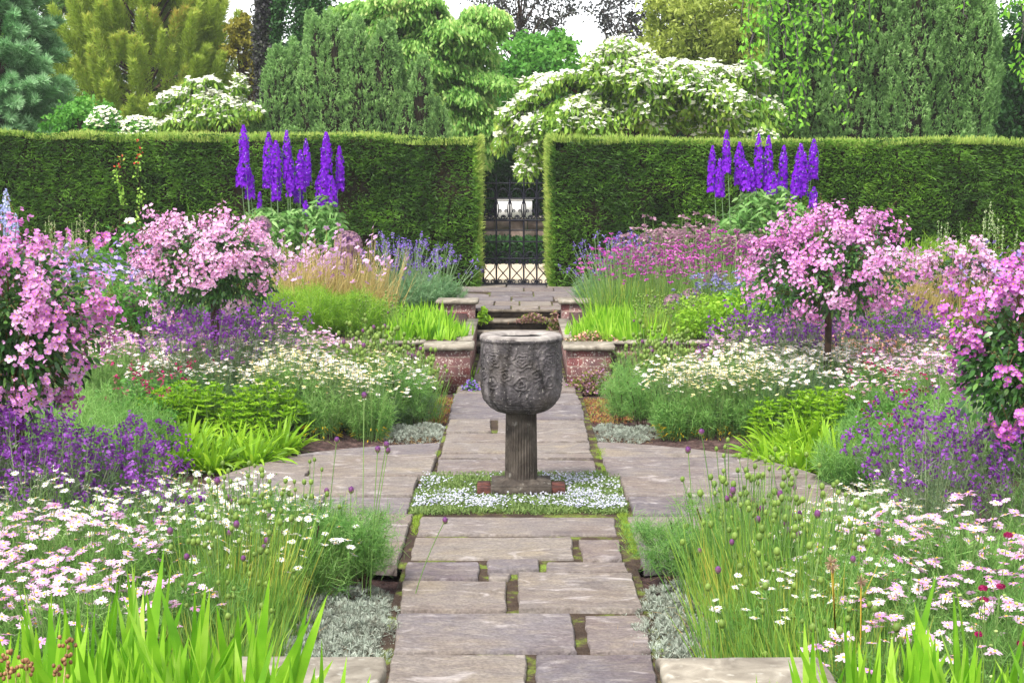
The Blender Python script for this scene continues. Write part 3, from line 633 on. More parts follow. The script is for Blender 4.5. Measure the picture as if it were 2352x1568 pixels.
def layer_tree(label, u, Y, fans, leafm, flowerm, seed, name='dogwood_tree', lsz=.12, fl=1.0, trunkz=2.5, leaves=900, fr=.06, group=None, dens=1.0):
    """fans: (u_tip, v_tip, u_in, v_in, halfwidth m, dy) arching leafy boughs given by where they start and end"""
    r = rg(seed); x0 = px(u, Y, 3); t = thing(name, label, 'tree', (x0, Y, .44), group); g = G(); gf = G(); limbs = []
    for (ut, vt, ui, vi, hw, dy) in fans:
        A = np.array([px(ui, Y, 4) - x0, dy * .3, pz(vi, Y) - .44]); Bp = np.array([px(ut, Y, 4) - x0, dy, pz(vt, Y) - .44])
        n = int(leaves * dens * (np.linalg.norm(Bp - A) * .5 + .4) * (hw / .5)); q = r.random(n) ** .8; arch = .30 * np.linalg.norm(Bp - A)
        ax = unit((Bp - A)[None])[0]; sd = unit(np.cross(ax, [0, 0, 1.])[None])[0]; 
        lat = (r.random(n) * 2 - 1); wid = hw * np.sin(np.pi * np.clip(q * .86 + .12, 0, 1)) ** .6
        P = A + (Bp - A) * q[:, None] + sd * (lat * wid)[:, None]; P[:, 2] += arch * (q * (1 - q)) * 4 * .35 - .45 * hw * lat ** 2
        P += r.normal(size=P.shape) * [.05, .12, .04]
        P[:, 1] += r.normal(size=n) * hw * .4
        out = sd * lat[:, None] + ax * .6
        D = out * .6 + np.stack([r.normal(size=n) * .3, r.normal(size=n) * .3 - .2, -.75 + r.normal(size=n) * .3], -1)
        blades(g, P, D, lsz * (.7 + .6 * r.random(n)), lsz * .5, 2, .1, (.5, 1, .1), None, r)
        if fl:
            m = int(n * .42 * fl); idx = r.integers(0, n, m); pat = vn(P[idx] + seed, 1.6) + r.random(m) * .35; idx = idx[pat > .52]; m = len(idx)
            daisies(gf, P[idx] + np.c_[r.normal(size=(m, 2)) * .04, .03 + .03 * r.random(m)], np.stack([r.normal(size=m) * .3, -.35 + r.normal(size=m) * .3, np.ones(m)], -1), fr * (.75 + .4 * r.random(m)), r, 4, .85, .12, .1, 0, None, .1)
        limbs.append((curve((0, 0, max(1, A[2] * .6)), A, 5, .1), .06, .03)); limbs.append((curve(A, Bp, 6, arch * .35), .03, .008))
    part('crown', g, [leafm], t)
    if fl: part('flowers', gf, [flowerm], t)
    trunk_part(t, curve((0, 0, 0), (0, 0, trunkz), 4), .14, .09, barkM, limbs); return t
dogM = leafmat('dogwood_leaf', ('42681e', '6a9230', '93b848', 'b8c85a'), ns=1.2, trans=.4)
dogG = leafmat('pale_dogwood_leaf', ('4a8030', '7cb04c', 'aad070', 'dcd898'), ns=.9, trans=.45)
whiteM = leafmat('white_bracts', ('c8ccaa', 'e0e0d0', 'f0f0ea'), trans=.25, ns=1)
r = rg(51); fans = []
for i in range(46):   # great white dogwood behind the gate: broad, weeping to the left
    a = r.random(); ut = 1180 + 560 * a; vt = 210 + 130 * abs(a - .45) * 1.3 + r.random() * 120 - 60 * (a > .3)
    fans.append((ut, min(vt, 300), 1480 + (ut - 1480) * .45, vt - 40 - r.random() * 50, .45 + .25 * r.random(), -.9 - .9 * r.random() if i % 3 else .8))
fans += [(1150, 275, 1290, 190, .4, -.8), (1145, 330, 1230, 235, .4, -.6), (1205, 400, 1260, 270, .38, -1.2), (1215, 350, 1300, 255, .4, -1.4), (1250, 300, 1350, 250, .4, -1.5), (1330, 290, 1320, 250, .5, -1.6), (1290, 275, 1350, 255, .4, -1.7),
         (1200, 190, 1350, 200, .25, .2), (1230, 205, 1380, 180, .3, -.3), (1400, 120, 1440, 190, .3, 0), (1350, 165, 1450, 180, .35, 0), (1550, 150, 1480, 180, .4, 0), (1640, 150, 1540, 190, .5, 0), (1720, 180, 1600, 200, .5, 0), (1750, 250, 1650, 220, .5, -.5), (1760, 300, 1660, 260, .5, -.8)]
fans += [(1500 + q * 38, 300 - (q % 3) * 22, 1470 + q * 36, 245 - (q % 3) * 20, .45, -1.3 + .3 * (q % 2)) for q in range(8)] + [(1400 + q * 45, 200 - (q % 2) * 25, 1420 + q * 40, 165, .45, -.9) for q in range(8)]
layer_tree('spreading dogwood smothered in white flowers behind the gap in the hedges', 1480, 32.3, fans, dogM, whiteM, 52, fl=1.15, leaves=1250, trunkz=3)
fans = [(370, 245, 450, 225, .35, -.5), (395, 225, 440, 215, .3, -.4), (440, 190, 480, 215, .25, -.3), (490, 185, 480, 205, .28, -.3), (470, 235, 500, 220, .35, -.6), (430, 262, 500, 240, .35, -.7), (520, 250, 500, 225, .4, -.8), (480, 275, 520, 250, .4, -.9), (545, 275, 520, 240, .4, -1), (560, 195, 540, 215, .28, 0), (550, 175, 560, 230, .2, 0), (545, 220, 560, 240, .25, 0), (600, 260, 540, 240, .4, -.5), (400, 290, 480, 275, .4, -.9), (300, 293, 350, 287, .3, -.5), (360, 296, 420, 288, .35, -.6)]
layer_tree('small white flowering dogwood between the golden conifer and the yew', 520, 33.8, fans, dogM, whiteM, 53, fl=1.3, leaves=1000, trunkz=2)
r = rg(54); fans = []
for i in range(70):
    tier = i % 9; v0 = 5 + tier * 36 + r.normal() * 6; ui = 985 + 35 * r.normal(); half = 130 + tier * 8
    ut = ui + half * (r.random() * 2 - 1) if tier < 3 else ui + half * (r.random() * 1.15 - .25); fans.append((ut, v0 + 16, ui + (ut - ui) * .3, v0 - 10, .42 + .25 * r.random(), -1.2 + 2 * r.random()))
fans += [(800, 50, 900, 20, .5, 0), (840, 85, 930, 55, .5, 0), (760, 30, 860, 10, .5, .3), (1100, 105, 1040, 90, .5, -.3), (1140, 130, 1060, 110, .55, 0), (1130, 190, 1050, 160, .6, -.4), (1130, 250, 1040, 210, .6, -.6), (1060, 300, 1000, 260, .6, -.8), (1130, 330, 1060, 290, .5, -.6), (1110, 370, 1070, 330, .45, -.6)]
layer_tree('pale green layered tree towering behind the left yew', 1000, 37.5, fans, dogG, whiteM, 55, 'layered_tree', fl=0, leaves=2300, lsz=.115, trunkz=6)

def broad_tree(name, label, u, Y, blobs, mat, seed, lsz=.12, dens=260, trunk=True, tr=.12, thin=0, mb=barkM, trpts=None, hollow=.5, group=None, lw=.55, dn=-.2):
    """blobs: (u, v, rx m, rz m)"""
    r = rg(seed); x0 = px(u, Y, 3); t = thing(name, label, 'tree', (x0, Y, .44), group); g = G(); limbs = []
    for (bu, bv, rx, rz_) in blobs:
        c = np.array([px(bu, Y, 4) - x0, r.normal() * rx * .4, pz(bv, Y) - .44]); m = max(6, int(22 * rx * rz_ + 8))
        dd = unit(r.normal(size=(m, 3))); cc = c + dd * np.array([rx, rx * .8, rz_]) * (hollow + (1 - hollow) * r.random((m, 1)))
        for q in cc:
            k = int(dens * (.6 + .6 * r.random()) * .25 * (1 if not thin else thin)); sp = .28 * (.7 + .6 * r.random()) * max(.5, min(1.3, rx)); P = q + r.normal(size=(k, 3)) * sp * [1, 1, .6] * .6
            D = r.normal(size=(k, 3)) + np.array([0, -.2, dn]); 
            blades(g, P, D, lsz * (.6 + .7 * r.random(k)), lsz * lw, 2, .15, (.5, 1, .12), None, r, 0, np.clip(r.random(k) * .6 + r.random() * .4, 0, 1))
            if r.random() < .35: limbs.append((curve((c * [.3, .3, .8]), q, 4, 0, r, .05), .025, .006))
        limbs.append((curve((0, 0, max(.5, c[2] * .35)), c, 6, .05, r, .08), .055, .015))
    part('crown', g, [mat], t)
    top = max(pz(b[1], Y) for b in blobs) - .44
    trunk_part(t, trpts if trpts is not None else curve((0, 0, 0), (0, 0, top), 7, 0, r, .06), tr, .02, mb, limbs); return t
midM = leafmat('mid_green_leaf', ('3c7428', '62a03c', '92c858'), ns=.8, trans=.4)
olvM = leafmat('yellow_green_leaf', ('76862e', 'a0b04c', 'ccd074'), ns=.8, trans=.45)
drkM = leafmat('backlit_dark_leaf', ('2a2630', '3c3a3c', '4a5238'), ns=1.2, trans=.1)  # purple-dark backlit look painted into the leaf colour
grnM = leafmat('deep_green_leaf', ('1c3a18', '2e5a24', '4a7c34'), ns=.7, trans=.3)
broad_tree('leafy_tree', 'fresh green bushy tree behind the gap, between layered tree and white dogwood', 1230, 44, [(1230, 180, 1.5, 1.1), (1190, 240, 1.4, 1.2), (1290, 210, 1.1, .8), (1230, 120, .8, .7), (1250, 300, 1.8, 1), (1330, 170, .7, .4), (1180, 330, 1.6, 1), (1290, 95, .4, .3)], midM, 61, .16, 420)
broad_tree('birch_tree', 'thin sparse dark tree against the white sky above the gap', 1195, 50, [(1190, 30, 1.3, 1.1), (1250, 20, .9, .6), (1150, 60, .9, .7), (1180, 75, .6, .6), (1265, 60, .6, .3), (1290, 10, .6, .4), (1120, 15, .8, .6), (1200, -60, 1.4, 1)], drkM, 62, .12, 75, tr=.1)
broad_tree('sparse_tree', 'open twiggy dark tree standing against the sky right of the gap', 1500, 47, [(1380, 20, .8, .3), (1400, 75, .5, .3), (1430, 55, .6, .45), (1440, 90, .6, .4), (1470, 50, .5, .5), (1490, 110, .6, .5), (1385, 45, .25, .2), (1420, -10, .6, .4), (1510, 40, .8, .8)], drkM, 63, .12, 70)
broad_tree('ash_tree', 'tall yellow green leafy tree behind the white dogwood on the right', 1620, 42, [(1560, 60, 1.2, .9), (1640, 50, 1.3, .9), (1700, 90, 1.2, 1), (1530, 110, 1, .6), (1600, 120, 1.2, .6), (1690, 150, 1.2, .7), (1640, -20, 1.5, .8), (1540, 10, .8, .6), (1750, 30, 1.2, 1), (1490, 130, .6, .35), (1740, 180, .9, .8)], olvM, 64, .15, 300, lw=.4)
broad_tree('copper_shrub_tree', 'slender bronze green tree against the sky, left of the yew', 575, 42, [(565, 60, .35, .4), (580, 100, .5, .5), (600, 130, .5, .5), (550, 90, .5, .6), (610, 170, .6, .6)], leafmat('bronze_leaf', ('6a5a1c', '8f8a2c', 'a8a03c')), 65, .12, 300)
broad_tree('climbing_rose_tree', 'green shrub with creamy blossom just above the left hedge top', 190, 33, [(165, 270, .55, .4), (200, 255, .5, .35), (225, 285, .5, .3), (150, 290, .5, .3)], midM, 66, .10, 420)
broad_tree('dark_tree', 'deep shaded tree filling the gap to the right of the right yew', 2400, 37, [(2330, 230, 1.0, 1.3), (2350, 300, 1.1, .8), (2390, 150, 1.3, 1.5), (2330, 150, .7, 1), (2380, 60, 1.3, 1), (2440, 250, 1.5, 1.5)], grnM, 67, .12, 420)
for u, nm in ((-60, 'leftmost'), (700, 'second'), (1110, 'third'), (1420, 'fourth'), (1700, 'fifth'), (2200, 'sixth')):
    r = rg(int(u) + 700); bl = [(u + r.normal() * 90, 330 - q * 26, 2.0, 1.0) for q in range(0, 9 if u not in (1420, 1110) else 5)]
    broad_tree('background_tree', f'dense dark green background tree behind the others, {nm} from the left', u, 56, bl, grnM, 700 + int(u) % 97, .3, 220, group='dark trees at the back of the garden')
creamM = leafmat('cream_blossom', ('d8dca0', 'f0f0d8', 'ffffff'), trans=.2)
r = rg(68)
for u, v, rx, lab in ((240, 268, .38, 'leftmost'), (315, 290, .42, 'middle'), (1740, 312, .5, 'rightmost')):
    t = thing('flowering_shrub', f'cream blossomed shrub top peeping over the hedge, {lab} of three', 'shrub', (px(u, 31, 3), 31, .44), 'cream shrubs behind the hedge'); g = G(); gf = G(); n = 3000
    c = np.array([0, 0, pz(v, 31) - .44 - .25]); P = c + unit(r.normal(size=(n, 3))) * [rx, rx, .42] * r.random((n, 1)) ** .3
    P = P[P[:, 2] > c[2] - .3]; n = len(P); blades(g, P, r.normal(size=(n, 3)) + [0, -.2, 0], .09, .05, 2, .2, (.5, 1, .1), None, r)
    idx = r.integers(0, n, 900); idx = idx[P[idx, 2] > c[2]]; daisies(gf, P[idx] + [0, -.03, .04], np.stack([r.normal(size=len(idx)) * .4, -.5 + 0 * idx, 1 + 0 * idx], -1), .045, r, 5, .7, .2, 0, 0, None, .1)
    part('leaves', g, [midM], t); part('flowers', gf, [creamM], t); g = G(); 
    for q in range(5): limb(g, curve((0, 0, 0), (r.normal() * rx * .5, r.normal() * .2, c[2]), 5), .03, .01, 5)
    part('stems', g, [barkM], t)
for u, v, Y, k_ in ((1110, 420, 39, 'left'), (1190, 430, 41, 'middle'), (1265, 400, 39.5, 'right')):
    broad_tree('dark_shrub', f'dark green shrub behind the stone wall beyond the gate, {k_} of three', u, Y, [(u, v, .9, .8), (u + 15, v + 50, 1.0, .7), (u - 10, v - 50, .7, .7)], grnM, 900 + u, .14, 600, group='dark shrubs beyond the gate')
# ivy clad trunks against the sky
for u, v0, w, nm in ((602, 128, .10, 'thickest, leftmost'), (621, 100, .06, 'thin middle'), (641, 60, .10, 'rightmost'), (715, -10, .25, 'broad')):
    Y = 39; t = thing('ivy_clad_trunk', f'tall {nm} ivy clad bare trunk against the sky above the left yew', 'tree', (px(u, Y, 5), Y, .44)); r = rg(u); g = G(); n = int(9000 * (w + .04) / .12)
    z = 3 + 5.5 * r.random(n); P = np.stack([r.normal(size=n) * w * .8 * (.6 + .8 * vn(np.stack([z, z * 0, z * 0 + u], -1), 2)) + .06 * np.sin(z * 2), r.normal(size=n) * w, z], -1); blades(g, P, r.normal(size=(n, 3)) + [0, 0, -.4], .08, .06, 2, .1, (.5, 1, .1), None, r)
    part('ivy_leaves', g, [drkM if u < 640 else grnM], t); g = G(); zz_ = np.linspace(0, 9, 12); limb(g, np.stack([.06 * np.sin(zz_ * 2), zz_ * 0, zz_], -1), .07, .04, 7); part('trunk', g, [barkM], t)
# overhanging boughs with large bright leaves
briM = leafmat('bright_overhanging_leaf', ('5a9a26', '86c63c', 'b4e25a'), ns=1.5, trans=.55)
def weeping(label, u, Y, strands, seed, lsz=.105):
    r = rg(seed); x0 = px(u, Y, 4); t = thing('weeping_tree', label, 'tree', (x0, Y, .44)); g = G(); gs = G()
    zt = 7.4
    for (us, ue, ve, q) in strands:
        A = np.array([px(us, Y, 4) - x0, r.normal() * .3, zt + r.random() * .3 - .44]); Bp = np.array([px(ue, Y, 4) - x0, -.5 + r.normal() * .3, pz(ve, Y) - .44]); P = curve(A, Bp, 14, .02, r, .05)
        tubes(gs, P, np.linspace(.018, .005, 14), 4); tubes(gs, curve((0, 5, 7.6), A, 6, .3), np.linspace(.05, .018, 6), 5)
        k = int(np.linalg.norm(Bp - A) * q); s = np.sort(r.random(k)) * 13; i = s.astype(int).clip(0, 12); L = P[i] + (P[i + 1] - P[i]) * (s - i)[:, None] + r.normal(size=(k, 3)) * [.11, .11, .05]
        D = np.stack([r.normal(size=k) * .9, r.normal(size=k) * .5 - .3, -.55 + r.normal(size=k) * .3], -1); blades(g, L, D, lsz * (.7 + .6 * r.random(k)), lsz * .62, 3, .25, (.4, 1, .8, .05), None, r)
    part('leaves', g, [briM], t); part('twigs', gs, [greybark], t); trunk_part(t, curve((0, 5, 0), (0, 5, 7.7), 6), .14, .08, greybark)
st = [(1690 + 19 * i, 1700 + 17 * i + 15 * math.sin(i * 3), [120, 250, 170, 90, 310, 200, 330, 250, 280, 150, 60, 200, 40, 255][i], 26) for i in range(14)] + [(1850, 1930, 300, 16), (1770, 1840, 290, 18), (2010, 2010, 30, 8), (2120, 2110, 15, 12), (2160, 2190, 55, 10), (1980, 1985, 80, 14)]
weeping('weeping tree with large bright green leaves hanging before the right yew', 1890, 31.6, st, 71)
weeping('bright leafed bough hanging at the far right edge before the dark trees', 2400, 30.5, [(2320, 2330, 210, 22), (2350, 2335, 190, 26), (2370, 2360, 120, 20), (2290, 2300, 40, 22)], 72)
# bank of plants before the stone wall beyond the gate
t = tag(obj('bank_planting', (lambda g, r: (blades(g, np.stack([px(1085, 35, 1) + r.random(9000) * 2.2, 35.3 + r.random(9000) * 1.6, .5 + r.random(9000) * .55], -1), r.normal(size=(9000, 3)) + [0, -.2, .4], .15, .05, 2, .2, (.5, 1, .1), None, r), (g, [grnM]))[1])(G(), rg(73))), 'soft green planting along the foot of the stone wall beyond the gate', 'ground cover', None, 'stuff')

# ================================================================== PLANTS OF THE BEDS
LM = leafmat
feaM = LM('feathery_foliage', ('3a6a30', '5e9146', '86b45a', 'a5c47a'), ns=1.3, trans=.4)
feaD = LM('grey_green_feathery_foliage', ('3c5a3c', '5f8058', '87a47a'), ns=1.3, trans=.35)
feaY = LM('lime_feathery_foliage', ('4c7a1c', '7aa82c', 'a6c846'), ns=1.3, trans=.45)
strM = LM('lime_strappy_leaf', ('5e8a1c', '8ab82a', 'b4d640'), ns=1.5, trans=.45, rough=.4)
irisM = LM('iris_leaf', ('4f8a1c', '7cb42a', 'a6d440', 'c8ea6c'), ns=9, trans=.5, rough=.38)
graM = LM('grassy_leaf', ('4a7a34', '6f9e46', '98ba4e', 'c8b450'), ns=2, trans=.35)
dryM = LM('dry_straw', ('8a6e4a', 'b89a6c', 'd8c090'), ns=3, trans=.3)
stmM = LM('green_stem', ('4e7438', '76984e', '9ab070'), ns=3, trans=.1)
leaD = LM('dark_rose_leaf', ('1a3a1a', '2c5526', '4a7a34', '7aa048'), ns=3, trans=.25, rough=.32, spec=.5)
leaG = LM('bedding_leaf', ('2f5c22', '4f8632', '7cae48'), ns=2, trans=.35)
leaP = LM('pale_cut_leaf', ('4a7e34', '74a452', 'a8c682'), ns=2, trans=.35)
silM = LM('silver_leaf', ('665a4c', '8c9084', 'b0baac', 'd0d4c8'), ns=5, trans=.15)
pnkD = LM('pink_petal', ('d08ac8', 'e8b0e2', 'f4d0ee', 'fae6f6'), ns=2.5, trans=.35)
whiP = LM('white_petal', ('d8d0d0', 'e8e4e2', 'f2f0ee'), ns=2, trans=.3)
creP = LM('cream_petal', ('e8e0a0', 'f6f2d0', 'fffff0'), ns=2, trans=.3)
yelC = LM('yellow_flower_centre', ('c89020', 'e0b838'), trans=0)
rosP = LM('rose_petal', ('9c4890', 'd07cc8', 'ecb0e6', 'fbe4f8'), ns=2.2, trans=.4, mix=.45)  # rose ramps paint shadow magenta and highlight white into the petals
rosP2 = LM('pale_rose_petal', ('a8609a', 'dc9cd0', 'f2caec', 'fff2fa'), ns=2.2, trans=.4, mix=.45)
walP = LM('purple_wallflower_petal', ('5c1c70', '80389c', 'a86cc4'), ns=4, trans=.3)
delP = LM('violet_delphinium_petal', ('6c00b0', '8a0ad8', 'a434f0'), ns=5, trans=.4)
eggM = LM('allium_head', ('566e2c', '7c9440', '6a3c60', '5a1c70'), ns=30, trans=0, mix=.08)
criP = LM('crimson_petal', ('7a0a3c', 'a01858', 'b83078'), ns=5, trans=.3)
magP = LM('magenta_petal', ('9a2a90', 'b848a8', 'd880c8'), ns=5, trans=.3)
lavP = LM('lavender_petal', ('6a4aa8', '8a6ac8', 'b090e0'), ns=5, trans=.3)
gerP = LM('violet_blue_petal', ('7a5cac', 'a088cc', 'c8bce8'), ns=5, trans=.3)
seeM = LM('mauve_seed_head', ('6a4a5a', '9a7488', 'c4a49c'), ns=12, trans=.2)
tanM = LM('tan_stem', ('9a8a4a', 'bca868', 'd8c890'), ns=4, trans=.2)
corP = LM('coral_petal', ('d88a78', 'f0b09a', 'fbd6c4'), ns=4, trans=.3)
redS = LM('red_succulent', ('7a3a2c', 'a85a42', '8a9a3a', 'c88a70'), ns=14, trans=.1)

def dome(r, n, rad, h, lo=.75, p=.5):
    a = r.random(n) * 6.283; q = r.random(n) ** p; x = rad * q * np.cos(a); y = rad * q * np.sin(a)
    z = h * (1 - .35 * q ** 2) * (lo + (1.06 - lo) * r.random(n)); return np.stack([x, y, z], -1), q
def foot(r, T, k=.35, j=.02): 
    B = T * [k, k, 0]; return B + r.normal(size=B.shape) * [j, j, 0]
def fo_feather(r, rad, h, ns=60, hairs=40, hl=.06, hw=.004, m=0, sm=1, lowest=.15, sr=.002):
    g = G(); T, q = dome(r, ns, rad, h, .55); B = foot(r, T, .5)
    stems(g, B, T, sr, r, m=sm)
    t = lowest + (1 - lowest) * r.random((ns, hairs)) ** .7; P = B[:, None] + (T - B)[:, None] * t[..., None]
    P = P + r.normal(size=P.shape) * .012
    D = unit(T - B)[:, None] * .7 + r.normal(size=P.shape) * .65
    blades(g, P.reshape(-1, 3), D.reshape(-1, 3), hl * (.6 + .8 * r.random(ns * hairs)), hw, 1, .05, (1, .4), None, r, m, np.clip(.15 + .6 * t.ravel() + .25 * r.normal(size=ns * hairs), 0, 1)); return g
def fo_leafy(r, rad, h, n=900, L=.06, Wd=.025, ns=30, lowest=.0):
    g = G(); T, q = dome(r, n, rad, h, .25, .45); T[:, 2] = np.maximum(T[:, 2], lowest * h)
    D = unit(T * [1, 1, .25] + 1e-6) * .8 + r.normal(size=T.shape) * .5 + [0, 0, .25]
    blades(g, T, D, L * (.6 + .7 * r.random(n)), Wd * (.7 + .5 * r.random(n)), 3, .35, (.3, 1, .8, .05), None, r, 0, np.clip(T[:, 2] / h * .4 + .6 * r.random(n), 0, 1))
    T2, _ = dome(r, ns, rad * .9, h * .9); stems(g, foot(r, T2), T2, .004, r, m=1); return g
def fo_strap(r, n, L, Wd, spread=.6, base=.06, droop=.35, segs=5, prof=None):
    g = G(); a = r.random(n) * 6.283; B = np.stack([np.cos(a) * base * r.random(n), np.sin(a) * base * r.random(n), np.zeros(n)], -1); s = spread * (.15 + r.random(n))
    D = np.stack([np.cos(a) * s, np.sin(a) * s, np.ones(n)], -1); side = np.stack([-np.sin(a), np.cos(a), a * 0], -1) + r.normal(size=B.shape) * .5
    blades(g, B, D, L * (.55 + .55 * r.random(n)), Wd * (.7 + .6 * r.random(n)), segs, droop * (.4 + 1.2 * r.random(n)), prof or (.6, 1, 1, .85, .55, .05), side, r); return g
def fo_grass(r, n, rad, h, Wd=.005, lean=.18, m=0, g=None, droop=.12):
    g = g or G(); a = r.random(n) * 6.283; q = rad * r.random(n) ** .6; B = np.stack([np.cos(a) * q, np.sin(a) * q, a * 0], -1)
    D = np.stack([np.cos(a) * lean * 1.2 * q / rad + r.normal(size=n) * lean, np.sin(a) * lean * q / rad + r.normal(size=n) * lean, np.ones(n)], -1)
    blades(g, B, D, h * (.45 + .6 * r.random(n)), Wd, 4, droop * (r.random(n) * 2), (1, 1, .9, .7, .15), None, r, m); return g
def heads(r, n, rad, h, lo=.82, k=.35): T, q = dome(r, n, rad, h, lo, .55); return T, foot(r, T, k)
UPN = lambda r, n, t=.35, cy=-.25: np.stack([r.normal(size=n) * t, cy + r.normal(size=n) * t, np.ones(n)], -1)

PROTO = {}
def pro(key, fn, n=3):
    PROTO[key] = [fn(rg(hash_(key) + i * 17)) for i in range(n)]
def hash_(s): return sum(ord(c) * (i + 3) for i, c in enumerate(s)) % 9973
def pk(parts): return [(nm, g.mesh(nm, ms)) for nm, g, ms in parts if g.V]
def split(nm, ms, n, fn):
    out = []
    for i in range(n):
        g = G(); fn(g, i); out.append((nm, g, ms))
    return out
def place(key, name, label, cat, x, Y, s=1., rz=None, group=None, z=None, i=None, sz=1.):
    P = PROTO[key]; i = random.randrange(len(P)) if i is None else i % len(P)
    t = thing(name, label, cat, (x, Y, gz(x, Y) - .01 if z is None else z), group, random.random() * 6.28 if rz is None else rz); t.scale = (s, s, s * sz)
    for nm, me in P[i]:
        o = bpy.data.objects.new(nm, me); C.objects.link(o); o.parent = t
    return t
ORD = ['', 'first', 'second', 'third', 'fourth', 'fifth', 'sixth', 'seventh', 'eighth', 'ninth', 'tenth', 'eleventh', 'twelfth', 'thirteenth', 'fourteenth', 'fifteenth', 'sixteenth', 'seventeenth', 'eighteenth', 'nineteenth']
def ordn(i):
    if i < 20: return ORD[i]
    t, u = divmod(i, 10); return (['', '', 'twentieth', 'thirtieth', 'fortieth', 'fiftieth', 'sixtieth', 'seventieth', 'eightieth', 'ninetieth'][t] if u == 0 else ['', '', 'twenty', 'thirty', 'forty', 'fifty', 'sixty', 'seventy', 'eighty', 'ninety'][t] + '-' + ORD[u])
def drift(key, name, label, cat, spots, group, s=(.85, 1.15), sz=1.):
    spots = sorted(spots, key=lambda p: p[0] / p[1]); n = len(spots)
    for i, (x, Y) in enumerate(spots):
        lab = label if n == 1 else f'{label}, {ordn(i + 1)} from the left'
        place(key, name, lab, cat, x, Y, random.uniform(*s), group=group if n > 1 else None, sz=sz)
def ok(x, Y, m=.08): return not (abs(x) < .72 + m) and not (math.hypot(x, Y - CC[1]) < CR + .02 + m)
def fill(u0, u1, Y0, Y1, sp, seed, cond=ok, skip=0.):
    r = random.Random(seed); out = []; j = 0; Y = Y0
    while Y <= Y1:
        xa, xb = px(u0, Y), px(u1, Y); x = xa + (sp * .5 if j % 2 else 0)
        while x <= xb:
            X_, Y_ = x + r.uniform(-.22, .22) * sp, Y + r.uniform(-.22, .22) * sp
            if cond(X_, Y_) and r.random() >= skip: out.append((X_, Y_))
            x += sp
        Y += sp * .87; j += 1
    return out

# ---- prototypes
def p_daisy(petal, rad_f, nf, h=.5, fea=feaM, rad=.30, pet=12, pw=.34, sp=False):
    def f(r):
        g = fo_feather(r, rad, h * .86, 70, 42, .06, .0038); gf = G(); T, B = heads(r, nf, rad * 1.1, h, .86)
        gs = G(); stems(gs, B, T, .0018, r); N_ = UPN(r, nf, .30, -.06); sp or daisies(gf, T, N_, rad_f * (.8 + .35 * r.random(nf)), r, pet, pw, .12, .12)
        b = r.integers(0, nf, nf // 2); eggs(gs, T[b] + r.normal(size=(len(b), 3)) * [.04, .04, .02], .004, .004, r, seg=4, rings=3)
        fl = split('flower', [petal, yelC], nf, lambda g_, i: daisies(g_, T[i:i + 1], N_[i:i + 1], rad_f * (.8 + .35 * r.random(1)), r, pet, pw, .12, .12)) if sp else [('flowers', gf, [petal, yelC])]
        return pk([('foliage', g, [fea, stmM]), ('stems', gs, [stmM])] + fl)
    return f
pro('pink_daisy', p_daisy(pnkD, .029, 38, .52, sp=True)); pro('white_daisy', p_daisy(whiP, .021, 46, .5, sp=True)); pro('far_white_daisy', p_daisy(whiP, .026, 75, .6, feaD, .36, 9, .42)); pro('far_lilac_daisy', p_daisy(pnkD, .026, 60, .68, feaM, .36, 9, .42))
pro('small_white_daisy', p_daisy(whiP, .018, 60, .46, feaM, .3, 9, .42)); 
def p_anth(r):
    g = fo_feather(r, .24, .46, 60, 45, .05, .0045); gf = G(); gs = G(); T, B = heads(r, 60, .27, .66, .8, .5); stems(gs, B, T, .0016, r)
    daisies(gf, T, UPN(r, 60, .15, -.1), .017, r, 9, .5, .0, .1, 0, 1, .4)
    gy = G(); a = r.random(50) * 6.28; P = np.stack([np.cos(a) * .13, np.sin(a) * .13, .02 + .1 * r.random(50)], -1); blades(gy, P, np.stack([np.cos(a), np.sin(a), a * 0 + .2], -1), .05, .012, 2, .5, None, None, r)
    return pk([('foliage', g, [feaM, stmM]), ('stems', gs, [stmM]), ('flowers', gf, [creP, yelC]), ('yellowed_leaves', gy, [LM('yellowed_leaf', ('b8a020', 'd8b830'))])])
pro('anthemis', p_anth)
def p_wall(h, n, lean=0., k=10, fr=.011):
    def f(r):
        T, B = heads(r, n, .36, h, .68, .3); T[:, 0] += lean * h; g = G(); stems(g, B, T, .0022, r)
        m = 34; t = .25 + .6 * r.random((n, m)); P = B[:, None] + (T - B)[:, None] * t[..., None]; blades(g, P.reshape(-1, 3), (unit(T - B)[:, None] + r.normal(size=P.shape) * .6).reshape(-1, 3), .035 + .02 * r.random(n * m), .005, 1, .1, (1, .4), None, r, 1)
        kk = k; q = T[:, None] + r.normal(size=(n, kk, 3)) * [.017, .017, .026]; N_ = unit(q - T[:, None] + [0, -.015, .01])
        return pk([('stems', g, [LM('grey_green_stem', ('4c5c3c', '6e7e54', '8c9a70'), ns=3, trans=.1), LM('grey_green_leaf', ('4c6448', '6e8860', '94a880'), ns=3)])] + split('flower_head', [walP], n, lambda g_, i: daisies(g_, q[i], N_[i], fr, r, 4, .95, .2, .1, 0, None, .1, np.clip(r.random() * .6 + .4 * r.random(kk), 0, 1), (.6, 1, .7))))
    return f
pro('wallflower', p_wall(.80, 34, k=12, fr=.0105)); pro('leaning_wallflower', p_wall(.98, 28, -.30, k=12, fr=.0105)); pro('far_wallflower', p_wall(.85, 24, k=8, fr=.012))
def one_head(g_, r, T, sc):
    a = .05 + .4 * r.random() if r.random() < .9 else .85; eggs(g_, T, sc, sc * 1.3, r, a=np.array([a])); d = unit(r.normal(size=(26, 3)))
    blades(g_, T + d * sc * [.9, .9, 1.15], d, .004, .003, 1, 0, (1, .4), None, r, 0, a * .5 + .5 * (a > .7) * (d[:, 2] > .2))
